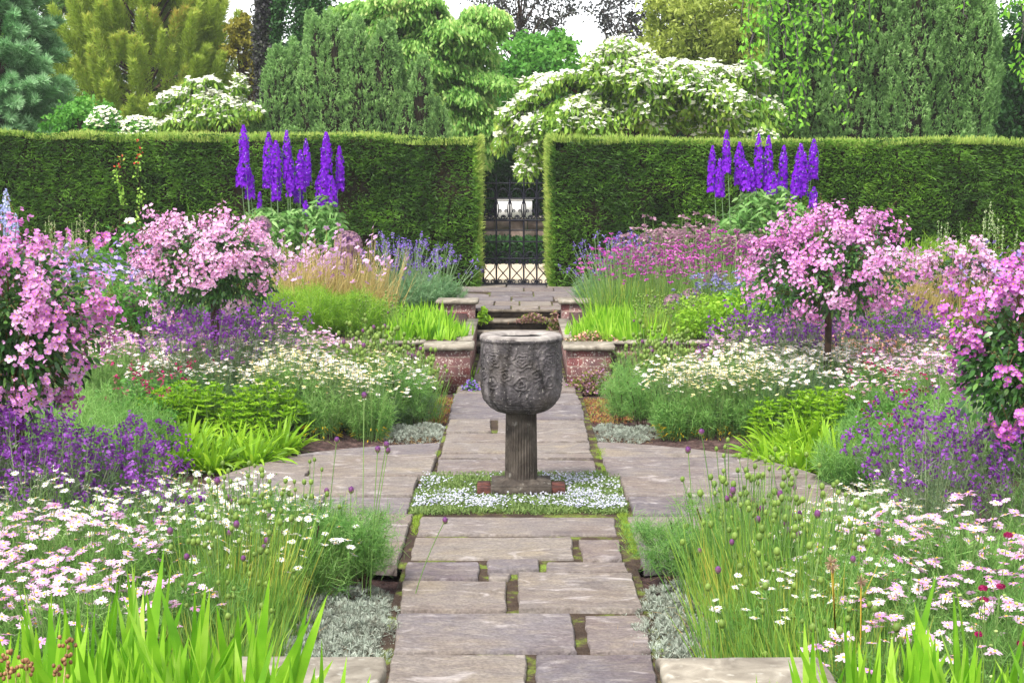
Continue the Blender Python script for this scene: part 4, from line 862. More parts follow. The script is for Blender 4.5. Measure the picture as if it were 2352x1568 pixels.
def p_allium(h, nh, ng, rad=.26, egg=.013, dry=True):
    def f(r):
        g = fo_grass(r, ng, rad, h * .75, .006, .16); gd = G()
        if dry: fo_grass(r, int(ng * .35), rad * 1.15, h * .42, .005, .4, 0, gd, .5)
        T, B = heads(r, nh, rad * 1.25, h, .62, .45); gs = G(); stems(gs, B, T, .0024, r, bow=.05); gh = G(); sc = egg * (.75 + .5 * r.random(nh)); eggs(gh, T, sc, sc * 1.3, r, a=np.where(r.random(nh) < .94, .05 + .4 * r.random(nh), .85))
        # fuzzy surface
        idx = np.repeat(np.arange(nh), 26); d = unit(r.normal(size=(len(idx), 3))); blades(gh, T[idx] + d * sc[idx][:, None] * [.9, .9, 1.15], d, .004, .003, 1, 0, (1, .4), None, r, 0, .15)
        return pk([('grassy_leaves', g, [graM]), ('dry_leaves', gd, [dryM]), ('stems', gs, [stmM])] + ([('flower_heads', gh, [eggM])] if not dry else split('flower_head', [eggM], nh, lambda g_, i: one_head(g_, r, T[i:i + 1], sc[i]))))
    return f
pro('drumstick_allium', p_allium(.88, 24, 520)); pro('far_drumstick_allium', p_allium(.78, 40, 330, .26, .017, False)); pro('low_drumstick_allium', p_allium(.66, 8, 620))
def p_strap(r): 
    return pk([('leaves', fo_strap(r, 120, .44, .024, .95, .10, .5), [strM])])
pro('strap', p_strap, 4)
def p_lime(r):
    g = G(); T, q = dome(r, 70, .26, .40, .35); B = foot(r, T, .5); stems(g, B, T, .004, r, m=1)
    for k_ in range(2):
        n = len(T); m = 12; a = np.arange(m) / m * 6.283 + r.random((n, 1)) * 6; D = np.stack([np.cos(a), np.sin(a), a * 0 + .5 + .6 * k_], -1).reshape(-1, 3) + np.repeat(r.normal(size=(n, 3)) * .45, m, 0)
        blades(g, np.repeat(T, m, 0) - [0, 0, .05 * (1 - k_)], D, .045 + .03 * (1 - k_), .013, 2, .2, (.4, 1, .1), None, r)
    return pk([('leaves', g, [strM, stmM])])
pro('lime_rosette', p_lime)
def p_iris(h, w, n):
    def f(r):
        parts = []; 
        g = G()
        for fan in range(n):
            a = r.random() * 6.283; b = np.array([np.cos(a), np.sin(a), 0]); m = 7; o = r.normal(size=3) * [.12, .12, 0] + [0, 0, 0]
            s = np.linspace(-.42, .42, m) + r.normal(size=m) * .05; D = b * s[:, None] + [0, 0, 1] + r.normal(size=3) * [.2, .16, 0] + r.normal(size=(m, 3)) * [.05, .05, 0]
            side = np.cross(D, np.cross(D, b) + 1e-6); side = b[None] - D * (D @ b)[:, None] / (D ** 2).sum(1)[:, None] + 1e-5
            blades(g, o + b * (s * .06)[:, None], D, h * (.95 - .45 * np.abs(s) / .42 + r.normal(size=m) * .08), w * (.8 + .3 * r.random(m)), 7, np.abs(s) * .5 * r.random(m), (.8, .95, 1, 1, .88, .66, .36, .02), side, r)
        return pk([('leaves', g, [irisM])])
    return f
pro('near_iris', p_iris(.66, .042, 5), 5); pro('far_iris', p_iris(.42, .03, 5), 4)
def p_silver(r):
    g = G(); n = 330; a = r.random(n) * 6.283; q = .3 * r.random(n) ** .55; P = np.stack([np.cos(a) * q, np.sin(a) * q, .11 * (1 - (q / .34) ** 2) * (.6 + .6 * r.random(n))], -1); m = 13
    D = r.normal(size=(n, m, 3)) * .6 + [0, 0, .8] + (P * [1.5, 1.5, 0])[:, None]; blades(g, np.repeat(P, m, 0), D.reshape(-1, 3), .028, .0042, 1, 0, (1, .5), None, r, 0, np.clip(np.repeat(r.random(n), m) * .7 + .3 * r.random(n * m), 0, 1))
    gd = fo_grass(r, 220, .3, .13, .003, .9, 0, None, .6); gd2 = G(); P2 = P[:150] + [0, 0, -.02]; blades(gd2, P2, r.normal(size=P2.shape) + [0, 0, .4], .035, .006, 1, 0, None, None, r)
    return pk([('silver_leaves', g, [silM]), ('dead_stems', gd, [dryM])])
pro('silver', p_silver, 4)
def p_redsed(r):
    g = G(); n = 900; a = r.random(n) * 6.283; q = .25 * r.random(n) ** .5; P = np.stack([np.cos(a) * q, np.sin(a) * q, .03 * r.random(n) + .03], -1); blades(g, P, r.normal(size=(n, 3)) * .8 + [0, 0, .6], .028, .006, 1, 0, None, None, r)
    return pk([('mat_of_leaves', g, [redS])])
pro('red_sedum', p_redsed)
def p_fennel(h, vis=.35):
    def f(r):
        g = G(); ns = 9; T, q = dome(r, ns, .2, h, .75); B = foot(r, T, .12); stems(g, B, T, .004, r, m=1, bow=.2); bx = []; 
        for i in range(ns):
            m = 14; t = vis + (1 - vis) * r.random(m); P = B[i] + (T[i] - B[i]) * t[:, None]; E = P + r.normal(size=(m, 3)) * [.05, .05, .02] + (T[i] - B[i]) * .16; stems(g, P, E, .0012, r, m=0); bx.append(E); bx.append(P * .5 + E * .5)
        E = np.concatenate(bx); k_ = 16; blades(g, np.repeat(E, k_, 0) + r.normal(size=(len(E) * k_, 3)) * .012, r.normal(size=(len(E) * k_, 3)) * .8 + [0, 0, .6], .05 * (.5 + r.random(len(E) * k_)), .0022, 1, .1, (1, .4), None, r)
        return pk([('feathery_leaves', g, [feaM, barkM])])
    return f
pro('wispy_fennel', p_fennel(.5)); pro('bushy_fennel', p_fennel(.5, .3))
def p_green(r): return pk([('foliage', fo_feather(r, .3, .5, 90, 50, .08, .004), [feaM, stmM])])
pro('feather_bush', p_green)
def p_limefeather(r): return pk([('foliage', fo_feather(r, .34, .55, 110, 40, .09, .005), [feaY, stmM])])
pro('lime_feather', p_limefeather)
def p_pent(r):
    g = fo_leafy(r, .3, .42, 750, .045, .02); gf = G(); gs = G(); T, B = heads(r, 11, .3, .58, .8, .6); stems(gs, B, T, .002, r); q = np.repeat(T, 5, 0) + r.normal(size=(55, 3)) * .014
    daisies(gf, q, UPN(r, 55, .8), .013, r, 4, .9, .3, .1, 0, None, .1); return pk([('foliage', g, [leaG, stmM]), ('stems', gs, [stmM]), ('flowers', gf, [criP])])
pro('crimson_bush', p_pent)
def p_bush(mat, h=.6, rad=.4, L=.07, W_=.03, n=1100): 
    return lambda r: pk([('foliage', fo_leafy(r, rad, h, n, L, W_), [mat, stmM])])
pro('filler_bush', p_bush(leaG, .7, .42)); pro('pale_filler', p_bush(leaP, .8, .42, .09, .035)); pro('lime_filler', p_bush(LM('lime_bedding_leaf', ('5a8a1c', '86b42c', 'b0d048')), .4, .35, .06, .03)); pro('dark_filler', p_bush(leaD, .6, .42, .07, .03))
def p_lav(r):
    g = fo_feather(r, .5, .55, 150, 55, .07, .007); gs = G(); gf = G(); T, B = heads(r, 44, .74, 1.1, .66, .35); stems(gs, B, T, .0045, r, bow=.22)
    q = np.repeat(T, 10, 0) + r.normal(size=(440, 3)) * [.017, .017, .026]; daisies(gf, q, UPN(r, 440, .9, -.4), .013, r, 4, .9, .3, 0, 0, None, .1)
    return pk([('glaucous_foliage', g, [LM('glaucous_leaf', ('4a7a4c', '74a06c', 'a2c494'), ns=2), stmM]), ('flower_stems', gs, [LM('pale_green_stem', ('7a9a6c', 'a0b88c'))]), ('flowers', gf, [lavP])])
pro('tall_lavender', p_lav)
def p_pin(mat, fr=.016, h=.85, n=50, cream=False):
    def f(r):
        g = fo_grass(r, 420, .3, h * .62, .006, .2); gs = G(); gf = G(); T, B = heads(r, n, .42, h, .7, .5); stems(gs, B, T, .0025, r); m = 7
        q = np.repeat(T, m, 0) + r.normal(size=(n * m, 3)) * [fr * .6, fr * .6, fr * .3]; daisies(gf, q, UPN(r, n * m, .5, -.3), fr * .8, r, 5, .8, .3, 0, 0, None, .1); return pk([('leaves', g, [graM]), ('stems', gs, [stmM]), ('flowers', gf, [mat])])
    return f
pro('crimson_knautia', p_pin(magP)); pro('pale_umbel', p_pin(LM('pale_pink_umbel', ('946a84', 'b892a4', 'd0b4b4'), ns=5), .022, .8, 90)); pro('small_lilac', p_pin(LM('soft_lilac_petal', ('8478b8', 'a8a0d8', 'd0ccf0'), ns=5), .018, .5, 40)); pro('coral_bed', p_pin(corP, .018, .55, 90))
def p_drygrass(r):
    g = fo_grass(r, 420, .38, 1.02, .006, .2, 0, None, .2); gs = G(); gf = G(); T, B = heads(r, 42, .5, 1.12, .6, .5); stems(gs, B, T, .003, r); U_ = UPN(r, 42, .4, -.9)
    return pk([('dry_stems', g, [tanM]), ('stems', gs, [tanM])] + split('flower', [LM('lilac_pink_petal', ('c88ad0', 'e4b4e4', 'f4d4f0'), ns=3)], 42, lambda g_, i: daisies(g_, T[i:i + 1], U_[i:i + 1], .035, r, 5, .75, .2, .1, 0, 0, .3)))
pro('dry_grass', p_drygrass)
def p_ger(r):
    g = fo_grass(r, 420, .55, .75, .008, .45, 0, None, .4); g = fo_leafy(r, .62, .62, 900, .07, .04) if False else g; gl = fo_leafy(r, .5, .5, 500, .08, .04); gf = G(); T, _ = heads(r, 42, .62, .9, .6, .5); U_ = UPN(r, 42, .5, -.7)
    return pk([('stalks', g, [LM('pale_olive_stalk', ('8a9a4a', 'b0b46c', 'd0cc90'), ns=4)]), ('leaves', gl, [leaG, stmM])] + split('flower', [gerP], 42, lambda g_, i: daisies(g_, T[i:i + 1], U_[i:i + 1], .034, r, 5, .8, .25, .1, 0, None, .2)))
pro('geranium', p_ger)
def p_globe(r):
    g = G(); n = 620; d = unit(r.normal(size=(n, 3))); c = np.array([0, 0, .72]); R0 = .125
    blades(g, np.tile(c, (n, 1)), d, R0, .0025, 1, 0, (1, 1), None, r, 1); 
    daisies(g, c + d * R0, d, .015, r, 6, .3, .2, 0, 0, None, .1, None, (.6, .6, .3)); gs = G(); limb(gs, curve((.03, 0, 0), (0, 0, .70), 5), .007, .005, 5)
    return pk([('flower_globe', g, [seeM, LM('purple_spoke', ('7a4a8a', '9a70a8'))]), ('stem', gs, [tanM])])
pro('allium_globe', p_globe)
def p_spike(pet, n, h, leaf=graM):
    def f(r):
        g = fo_leafy(r, .3, h * .5, 500, .07, .02); gs = G(); gf = G(); T, B = heads(r, n, .3, h, .8, .6); stems(gs, B, T, .004, r); m = 36; t = .7 + .3 * r.random((n, m)); P = B[:, None] + (T - B)[:, None] * t[..., None] + r.normal(size=(n, m, 3)) * .008
        blades(gf, P.reshape(-1, 3), r.normal(size=(n * m, 3)) + [0, 0, .6], .018, .01, 1, 0, None, None, r); return pk([('foliage', g, [leaf, stmM]), ('stems', gs, [stmM]), ('flower_spikes', gf, [pet])])
    return f
pro('veronica', p_spike(LM('greenish_pink_spike', ('9ab068', 'c8c898', 'e0b8c0'), ns=6), 20, 1.15)); 
pro('cream_spike', p_spike(LM('pale_cream_spike', ('c8d890', 'e8f0c0', 'fbfbe4'), ns=6), 5, 1.5, feaY))

# ---- delphiniums: each flower spike its own part
def delphinium(label, u0, u1, Y, spikes, seed, leafv, mat=delP, w=1.):
    r = rg(seed); x0 = px((u0 + u1) / 2, Y, 1.5); z0 = gz(x0, Y); t = thing('delphinium', label, 'delphinium', (x0, Y, z0)); g = G(); gs = G(); hw = (px(u1, Y, 1.5) - px(u0, Y, 1.5)) / 2
    n = 3200; hl = pz(leafv, Y) - z0; x = (r.random(n) * 2 - 1) * hw * 1.02; y = r.normal(size=n) * .22; z = r.random(n) ** .7 * hl * (.88 + .25 * vn(np.stack([x * 4, x * 0, x * 0 + seed], -1), 1)) * (1 - .2 * (x / hw) ** 4)
    P = np.stack([x, y, z], -1); D = r.normal(size=(n, 3)) * [1, .6, .25] + [0, -.5, -.1]
    blades(g, P, D, .12 * (.6 + .7 * r.random(n)), .045, 3, .4, (.4, 1, .7, .05), None, r)
    for (u, v0, v1, wpx) in spikes:
        x = px(u, Y, 2.5) - x0; za, zb = pz(v1, Y) - z0, pz(v0, Y) - z0; L = zb - za; y = r.normal() * .12; rad = wpx * .76 * Y / FP
        tilt = (r.random() - .5) * .014; gf = G(); m = int(L * rad * 2 / .00045); s = r.random(m) ** .9; a = r.random(m) * 6.283
        pr = rad * np.clip((1 - s) * 2.6 + .12, 0, 1) ** .8 * (.75 + .35 * r.random(m)); N_ = np.stack([np.cos(a), np.sin(a), a * 0 - .1 + .3 * r.random(m)], -1)
        P = np.stack([x + tilt * s * 3 + np.cos(a) * pr * .8, y + np.sin(a) * pr * .8, za + L * s], -1); fs = .030 * (1 - .55 * s) * w
        daisies(gf, P, N_, fs, r, 5, .85, .15, 0, 0, None, .1); k_ = m // 14; idx = r.integers(0, m, k_); daisies(gf, P[idx] + N_[idx] * .012, N_[idx], .008, r, 4, .8, .3, 0, 1, None, .1)
        part('flower_spike', gf, [mat, LM('pale_bee', ('c8a0f0', 'e8d8ff'))], t); limb(gs, curve((x * .8, y, 0), (x + tilt * 2, y, zb - L * .06), 6), .009, .003, 5)
    part('foliage', g, [leaP], t); part('stems', gs, [LM('pale_green_stem', ('7a9a6c', 'a0b88c'))], t)
    for sx, c in ((.35, woodM),):
        g = G(); g.box(hw * sx - .02, hw * sx + .02, -.3, -.26, 0, pz(530, Y) - z0 + .1); part('support_stake', g, [c], t)
DL = [(558, 286, 372, 17), (569, 340, 425, 16), (547, 372, 428, 14), (579, 385, 455, 17), (592, 440, 482, 8), (615, 304, 430, 21), (638, 324, 410, 18), (636, 395, 462, 18), (661, 300, 420, 16), (668, 340, 450, 16), (690, 345, 440, 18), (701, 318, 428, 15), (682, 395, 465, 16), (748, 303, 420, 21), (741, 390, 474, 26), (776, 335, 440, 16), (765, 405, 472, 18), (700, 460, 494, 10)]
delphinium('tall violet delphinium clump standing before the left hedge', 555, 785, 22.6, DL, 81, 462)
DR = [(1636, 335, 440, 15), (1655, 365, 452, 16), (1665, 300, 398, 15), (1699, 326, 425, 19), (1712, 370, 438, 22), (1741, 308, 430, 16), (1724, 385, 440, 18), (1764, 312, 440, 17), (1770, 395, 450, 20), (1803, 333, 445, 17), (1837, 330, 430, 20), (1846, 350, 448, 17), (1828, 385, 455, 20), (1875, 318, 412, 17), (1868, 430, 475, 14), (1810, 455, 485, 10)]
delphinium('tall violet delphinium clump standing before the right hedge', 1640, 1875, 22.8, DR, 82, 456)
delphinium('pale blue delphinium with white budded spikes at the far left edge', -35, 45, 19.5, [(15, 430, 520, 14), (-5, 470, 560, 18), (28, 490, 560, 12), (35, 500, 570, 12), (24, 515, 570, 16)], 83, 560, LM('pale_blue_spike', ('8a80d8', 'c0c8f0', 'eef0f4'), ns=4), .7)

# ---- standard roses
def rose(label, u, v, Y, rw, rh, seed, nT, fr, mat, leaves=5200, vside=.55, trunkr=.028, stems_=True):
    r = rg(seed); x0 = px(u, Y, 1.3); z0 = gz(x0, Y); t = thing('standard_rose', label, 'rose bush', (x0, Y, z0)); cz = pz(v, Y) - z0; g = G()
    n = leaves; d = unit(r.normal(size=(n, 3))); q = r.random(n) ** .45; lump = .62 + .76 * vn(d * 2 + seed, 1.6); P = d * q[:, None] * lump[:, None] * [rw * .93, rw * .85, rh * .95] + [0, 0, cz]
    D = d + r.normal(size=P.shape) * .6 + [0, 0, -.2]; blades(g, P, D, .05 * (.6 + .7 * r.random(n)), .026, 3, .3, (.4, 1, .8, .05), None, r); part('foliage', g, [leaD], t)
    gf = G(); gs = G(); k_ = nT; dd = unit(r.normal(size=(k_ * 3, 3))); w = np.clip((dd[:, 2] + .45) / 1.0, .1, 1) + .25 * (dd[:, 1] < -.3); dd = dd[r.random(len(dd)) < w][:k_]
    lump = .62 + .76 * vn(dd * 2 + seed, 1.6); Tc = dd * lump[:, None] * [rw, rw * .9, rh] * (1.0 + .1 * r.random((len(dd), 1))) + [0, 0, cz]; sp = Tc[:, 2] > cz + rh * .5; Tc[sp, 2] += r.random(sp.sum()) ** 3 * rh * .35
    Tc[~sp, 2] -= .05 * r.random((~sp).sum()); m = 24
    F = np.repeat(Tc, m, 0) + r.normal(size=(len(Tc) * m, 3)) * [.042, .042, .038]; cen = np.repeat(Tc - dd * .07, m, 0); N_ = unit(F - cen) + r.normal(size=F.shape) * .45 + [0, -.35, .1]
    av = np.clip(np.repeat(r.random(len(Tc)), m) * .55 + .5 * r.random(len(F)), 0, 1); daisies(gf, F, N_, fr * (.55 + .6 * r.random(len(F))), r, 5, .85, .5, .05, 0, 1, .22, av, (.5, 1, .6)); part('blossom', gf, [mat, yelC], t)
    stems(gs, Tc - dd * .35, Tc, .0025, r); Tb = np.repeat(Tc, 5, 0) + r.normal(size=(len(Tc) * 5, 3)) * .05 + [0, -.02, .035]; stems(gs, Tb - (Tb - np.repeat(Tc, 5, 0)) * .9, Tb, .0016, r); eggs(gs, Tb, .006, .008, r, seg=5, rings=3); a = r.random(30) * 6.28; B0 = np.tile([[0, 0, cz - rh * .75]], (30, 1)); stems(gs, B0, Tc[r.integers(0, len(Tc), 30)] * [.8, .8, 1], .006, r); part('twigs', gs, [LM('rose_twig', ('5a6a30', '7a5a40', '8a7a4a'))], t)
    g = G(); limb(g, curve((0, .0, 0), (.02, 0, cz - rh * .6), 6, 0, r, .008), trunkr, trunkr * 1.25, 8); limb(g, [(.045, .03, 0), (.045, .03, cz - rh * .65)], .014, .014, 6); part('trunk', g, [barkM], t, True)
rose('standard rose with domed pink blossom in the left bed, below the left delphinium', 486, 616, 14.7, .72, .43, 91, 165, .021, rosP2)
rose('tree rose with pink blossom on a bare dark trunk, right of the urn', 1900, 625, 14.5, .76, .46, 92, 175, .021, rosP)
rose('nearest pink rose bush cut off by the left edge of the picture', 22, 765, 9.1, .52, .50, 93, 100, .0215, rosP, 4600)
rose('nearest magenta pink rose bush cut off by the right edge of the picture', 2395, 840, 8.9, .52, .47, 94, 92, .0215, LM('magenta_rose_petal', ('8c2c88', 'c05cbc', 'e092dc', 'f6caf2'), ns=2.2, trans=.4, mix=.45), 4600)
rose('paler sparse rose bush behind the tree rose, near the right edge', 2200, 640, 18.8, .45, .33, 95, 40, .026, rosP2, 1200)
rose('small far pink rose behind the right delphiniums and tree rose', 1480, 700, 0.001 + 25.5, .01, .01, 96, 1, .001, rosP2, 3) if False else None

# ---- the drifts, left bed then right bed
g1 = 'pink daisies in the near left bed'
drift('pink_daisy', 'pink_daisy_clump', 'clump of pink daisies in the near left bed', 'daisies', fill(-60, 400, 6.2, 7.9, .42, 1), g1)
drift('white_daisy', 'white_daisy_clump', 'clump of white daisies beside the near left allium', 'daisies', fill(400, 720, 7.6, 9.6, .42, 2, lambda x, Y: ok(x, Y, .1) and x < -1.1) + fill(60, 400, 7.9, 8.4, .42, 3), 'white daisies in the near left bed', (1.0, 1.25))
drift('wallflower', 'purple_wallflower', 'purple wallflower in the near left bed', 'wallflower', fill(-90, 380, 8.3, 10.2, .48, 4), 'purple wallflowers in the near left bed')
drift('drumstick_allium', 'drumstick_allium', 'grassy drumstick allium clump beside the near left paving', 'allium', [(px(625, 8.0), 8.0), (px(560, 7.6), 7.6), (px(515, 7.3), 7.3), (px(690, 8.3), 8.3), (px(520, 7.8), 7.8)], 'drumstick alliums left of the near path', (.9, 1.))
drift('low_drumstick_allium', 'grass_tuft', 'tuft of grassy allium leaves with dry straw beside the left coping', 'grass', [(px(545, 6.9), 6.9), (px(500, 6.6), 6.6), (px(460, 7.0), 7.0), (px(530, 7.2), 7.2), (px(590, 7.3), 7.3)], 'grassy tufts near the left coping', (.8, 1.))
for nm, pts in (('left', ((600, 8.5), (470, 7.0))), ('right', ((1940, 7.2), (2000, 7.0)))):
    drift('feather_bush', 'feathery_bush', f'feathery green bush among the near {nm} alliums', 'feathery plant', [(px(u, Y), Y) for u, Y in pts], f'feathery bushes among the near {nm} alliums', (.85, 1.05))
drift('strap', 'strappy_plant', 'lime strappy leaved plant at the soil edge of the left bed', 'strappy plant', [(px(u, Y), Y) for u, Y in ((385, 12.0), (430, 12.6), (480, 12.05), (530, 12.7), (575, 12.2), (640, 12.75), (430, 12.1))], 'strappy plants in the left bed', (1.0, 1.35))
drift('lime_rosette', 'lime_rosette_plant', 'leafy lime rosette plant behind the left strappy plants', 'leafy plant', [(px(u, Y), Y) for u, Y in ((370, 12.9), (430, 13.2), (500, 13.2), (560, 13.2), (620, 13.3))], 'lime rosettes in the left bed', (1, 1.3))
drift('crimson_bush', 'crimson_flowered_bush', 'small leafy bush dotted with crimson flowers in the left bed', 'flower bush', [(px(u, Y), Y) for u, Y in ((320, 12.6), (370, 13.4), (440, 13.9), (300, 13.3))], 'crimson dotted bushes in the left bed')
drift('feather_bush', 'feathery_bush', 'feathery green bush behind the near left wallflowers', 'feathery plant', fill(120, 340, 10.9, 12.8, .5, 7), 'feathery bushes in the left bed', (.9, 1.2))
drift('anthemis', 'cream_daisy_bush', 'green bush with cream button daisies left of the urn', 'daisies', [(px(u, Y), Y) for u, Y in ((600, 13.4), (660, 13.7), (735, 13.5), (700, 13.9), (780, 13.8), (850, 13.6), (640, 14.0), (870, 14.2))], 'cream daisy bushes in the left bed', (1.0, 1.2))
drift('far_white_daisy', 'white_daisy_clump', 'clump of white daisies in the middle of the left bed', 'daisies', fill(370, 960, 13.9, 15.5, .5, 8, lambda x, Y: ok(x, Y, .1) and x < -1.05), 'white daisies in the middle of the left bed', (.9, 1.1))
drift('far_drumstick_allium', 'drumstick_allium', 'grassy drumstick allium beside the far left pier', 'allium', fill(840, 950, 14.8, 16.6, .42, 9), 'drumstick alliums by the far left pier')
drift('far_drumstick_allium', 'drumstick_allium', 'drumstick allium behind the far left pier', 'allium', fill(830, 930, 17.8, 18.6, .42, 19), 'drumstick alliums behind the far left pier', (.55, .65))
drift('far_lilac_daisy', 'lilac_daisy_clump', 'clump of lilac daisies at the back of the left bed', 'daisies', fill(230, 540, 14.6, 16.2, .5, 10) + fill(640, 820, 15.7, 16.6, .45, 11), 'lilac daisies at the back of the left bed')
drift('far_wallflower', 'purple_wallflower', 'purple wallflower at the back of the left bed', 'wallflower', fill(390, 640, 15.3, 17.0, .5, 12) + fill(640, 740, 16.7, 17.1, .5, 13), 'purple wallflowers at the back of the left bed', (1.05, 1.25))
drift('far_wallflower', 'purple_wallflower', 'purple wallflower hiding the trunk of the left standard rose', 'wallflower', [(px(u, 14.2), 14.2) for u in (430, 480, 535)], 'purple wallflowers before the left standard rose', (1.15, 1.3))
drift('wallflower', 'purple_wallflower', 'tall purple wallflower under the nearest left rose', 'wallflower', [(px(u, 8.75), 8.75) for u in (-20, 50)], 'wallflowers under the nearest left rose', (1.1, 1.2))
drift('lime_feather', 'lime_feathery_plant', 'yellow green feathery plant on the raised left bed', 'feathery plant', fill(600, 830, 17.9, 19.2, .55, 14), 'lime feathery plants on the raised left bed', (.9, 1.15))
drift('dry_grass', 'dry_stemmed_campion', 'tan stemmed plant with lilac pink flowers before the left delphiniums', 'campion', fill(660, 825, 19.3, 21.3, .62, 15), 'tan stemmed plants on the raised left bed')
drift('geranium', 'geranium_mound', 'mound of pale stalks with violet blue geranium flowers', 'geranium', fill(100, 430, 18.6, 21.6, .85, 16), 'geranium mounds on the raised left bed', (.95, 1.2))
drift('filler_bush', 'leafy_bush', 'green leafy bush at the foot of the left hedge', 'bush', fill(-60, 560, 22.2, 24.6, 1.0, 17) + fill(250, 600, 17.9, 18.2, .6, 27), 'leafy bushes on the raised left bed', (.9, 1.3))
drift('dark_filler', 'dark_leafy_bush', 'dark leafy bush behind the lavender left of the gate', 'bush', fill(800, 1040, 23.6, 25.4, 1.0, 18), 'dark bushes left of the gate', (.6, .9))
drift('tall_lavender', 'tall_lavender', 'tall stemmed lavender beside the gate terrace on the left', 'lavender', [(px(890, 21.9), 21.9), (px(960, 21.6), 21.6), (px(1010, 22.2), 22.2), (px(925, 22.7), 22.7)], 'lavender left of the gate', (.85, 1.0))
drift('veronica', 'pale_spiked_plant', 'upright plant with pale greenish pink spikes before the left hedge', 'spiky plant', [(px(u, 22.3), 22.3) for u in (120, 160, 205)], 'pale spiked plants before the left hedge', (1.05, 1.2))
drift('far_iris', 'iris_clump', 'lime iris fan clump behind the far left pier', 'iris', fill(905, 1062, 17.6, 19.4, .22, 20, lambda x, Y: abs(x) >= .95), 'irises behind the far left pier', (.78, 1.0))
drift('far_iris', 'iris_clump', 'short lime iris left of the steps', 'iris', fill(905, 1062, 17.6, 18.8, .2, 20 + 200, lambda x, Y: .62 < abs(x) < .95), 'short irises by the steps on the left', (.45, .65))
drift('near_iris', 'iris_clump', 'big lime green iris clump in the bottom left corner', 'iris', [(px(u, Y, .3), Y) for u, Y in ((60, 4.75), (240, 4.9), (420, 4.9), (160, 4.8), (265, 4.75), (380, 4.8), (470, 4.7), (20, 4.4), (210, 4.45), (330, 4.4), (445, 4.45), (530, 4.35), (560, 4.0), (640, 4.1), (720, 3.95))], 'irises in the bottom left corner', (.88, 1.1), .84)
for nm, s in (('left', -1), ('right', 1)):
    drift('silver', 'silver_leaved_plant', f'low silver leaved mat beside the near path on the {nm}', 'silver plant', [(s * .84, 7.0), (s * .80, 7.35), (s * 1.05, 7.35), (s * .82, 7.7), (s * 1.16, 7.05), (s * 1.05, 7.75), (s * 1.28, 7.5), (s * .92, 6.7), (s * 1.15, 6.7), (s * .95, 8.05), (s * 1.32, 6.9), (s * 1.3, 7.2)], f'silver mats {nm} of the near path', (.95, 1.2))
    drift('silver', 'silver_leaved_plant', f'small silver plant at the far paving corner on the {nm}', 'silver plant', [(s * .92, 13.6), (s * .85, 13.95), (s * 1.12, 13.85)], f'silver plants at the far {nm} paving corner', (.8, 1.0))
    drift('bushy_fennel', 'feathery_fennel', f'wispy fennel rising behind the far silver plant on the {nm}', 'fennel', [(s * .95, 14.2), (s * 1.15, 14.1), (s * 1.05, 14.8)], f'fennel at the far {nm} paving corner', (1., 1.2))
    drift('wispy_fennel', 'feathery_fennel', f'wispy fennel leaning over the {nm} paving in the foreground', 'fennel', [(s * .92, 8.3), (s * .86, 8.15), (s * 1.05, 8.2), (s * 1.25, 8.35), (s * 1.15, 8.1)] if s < 0 else [(s * .98, 8.2), (s * .86, 8.35), (s * 1.15, 8.3)], f'fennel over the near {nm} paving', (1.0, 1.25))
    drift('red_sedum', 'red_sedum_mat', f'reddish sedum mat at the {nm} path edge', 'sedum', [(s * .82, 6.3), (s * 1.02, 6.1), (s * 1.2, 6.35), (s * .74, 5.75), (s * .82, 15.3), (s * .78, 15.9), (s * .84, 14.7)], f'sedum mats along the {nm} path edge')
g1 = 'pink daisies in the near right bed'
drift('pink_daisy', 'pink_daisy_clump', 'clump of pink daisies in the near right bed', 'daisies', fill(2060, 2440, 6.1, 7.8, .42, 31), g1)
drift('white_daisy', 'white_daisy_clump', 'clump of white daisies in the near right bed', 'daisies', fill(1830, 2080, 6.9, 9.9, .42, 32, lambda x, Y: ok(x, Y, .2)) + fill(2060, 2200, 7.9, 8.4, .42, 33), 'white daisies in the near right bed', (.9, 1.1))
drift('leaning_wallflower', 'purple_wallflower', 'leaning purple wallflower in the near right bed', 'wallflower', fill(2120, 2470, 8.2, 10.6, .48, 34), 'purple wallflowers in the near right bed')
drift('drumstick_allium', 'drumstick_allium', 'grassy drumstick allium clump beside the near right paving', 'allium', [(px(u, Y), Y) for u, Y in ((1700, 7.7), (1760, 7.4), (1830, 7.6), (1800, 8.1), (1880, 7.1), (1740, 8.3), (1700, 8.4))], 'drumstick alliums right of the near path', (.95, 1.1))
drift('low_drumstick_allium', 'grass_tuft', 'tuft of grassy allium leaves with dry straw beside the right coping', 'grass', [(px(u, Y), Y) for u, Y in ((1760, 6.7), (1830, 6.5), (1900, 6.7), (1820, 7.0), (1950, 6.2), (1730, 7.1))], 'grassy tufts near the right coping', (.8, 1.05))
drift('strap', 'strappy_plant', 'lime strappy leaved plant at the soil edge of the right bed', 'strappy plant', [(px(u, Y), Y) for u, Y in ((1770, 12.3), (1830, 11.9), (1880, 12.3), (1930, 11.8), (1800, 12.7), (1980, 12.2), (1860, 12.8))], 'strappy plants in the right bed', (1.1, 1.45))
drift('lime_rosette', 'lime_rosette_plant', 'leafy lime rosette plant behind the right strappy plants', 'leafy plant', [(px(u, Y), Y) for u, Y in ((1790, 13.1), (1840, 13.2), (1890, 13.1), (1940, 12.8))], 'lime rosettes in the right bed', (1.05, 1.3))
drift('crimson_bush', 'crimson_flowered_bush', 'small leafy bush dotted with crimson flowers in the right bed', 'flower bush', [(px(u, Y), Y) for u, Y in ((1980, 12.9), (2040, 12.3), (2110, 12.6), (2000, 13.6), (2080, 11.6))], 'crimson dotted bushes in the right bed')
drift('feather_bush', 'feathery_bush', 'feathery green bush between white daisies and wallflowers, right bed', 'feathery plant', fill(1960, 2400, 11.2, 12.9, .55, 35), 'feathery bushes in the right bed', (.9, 1.15))
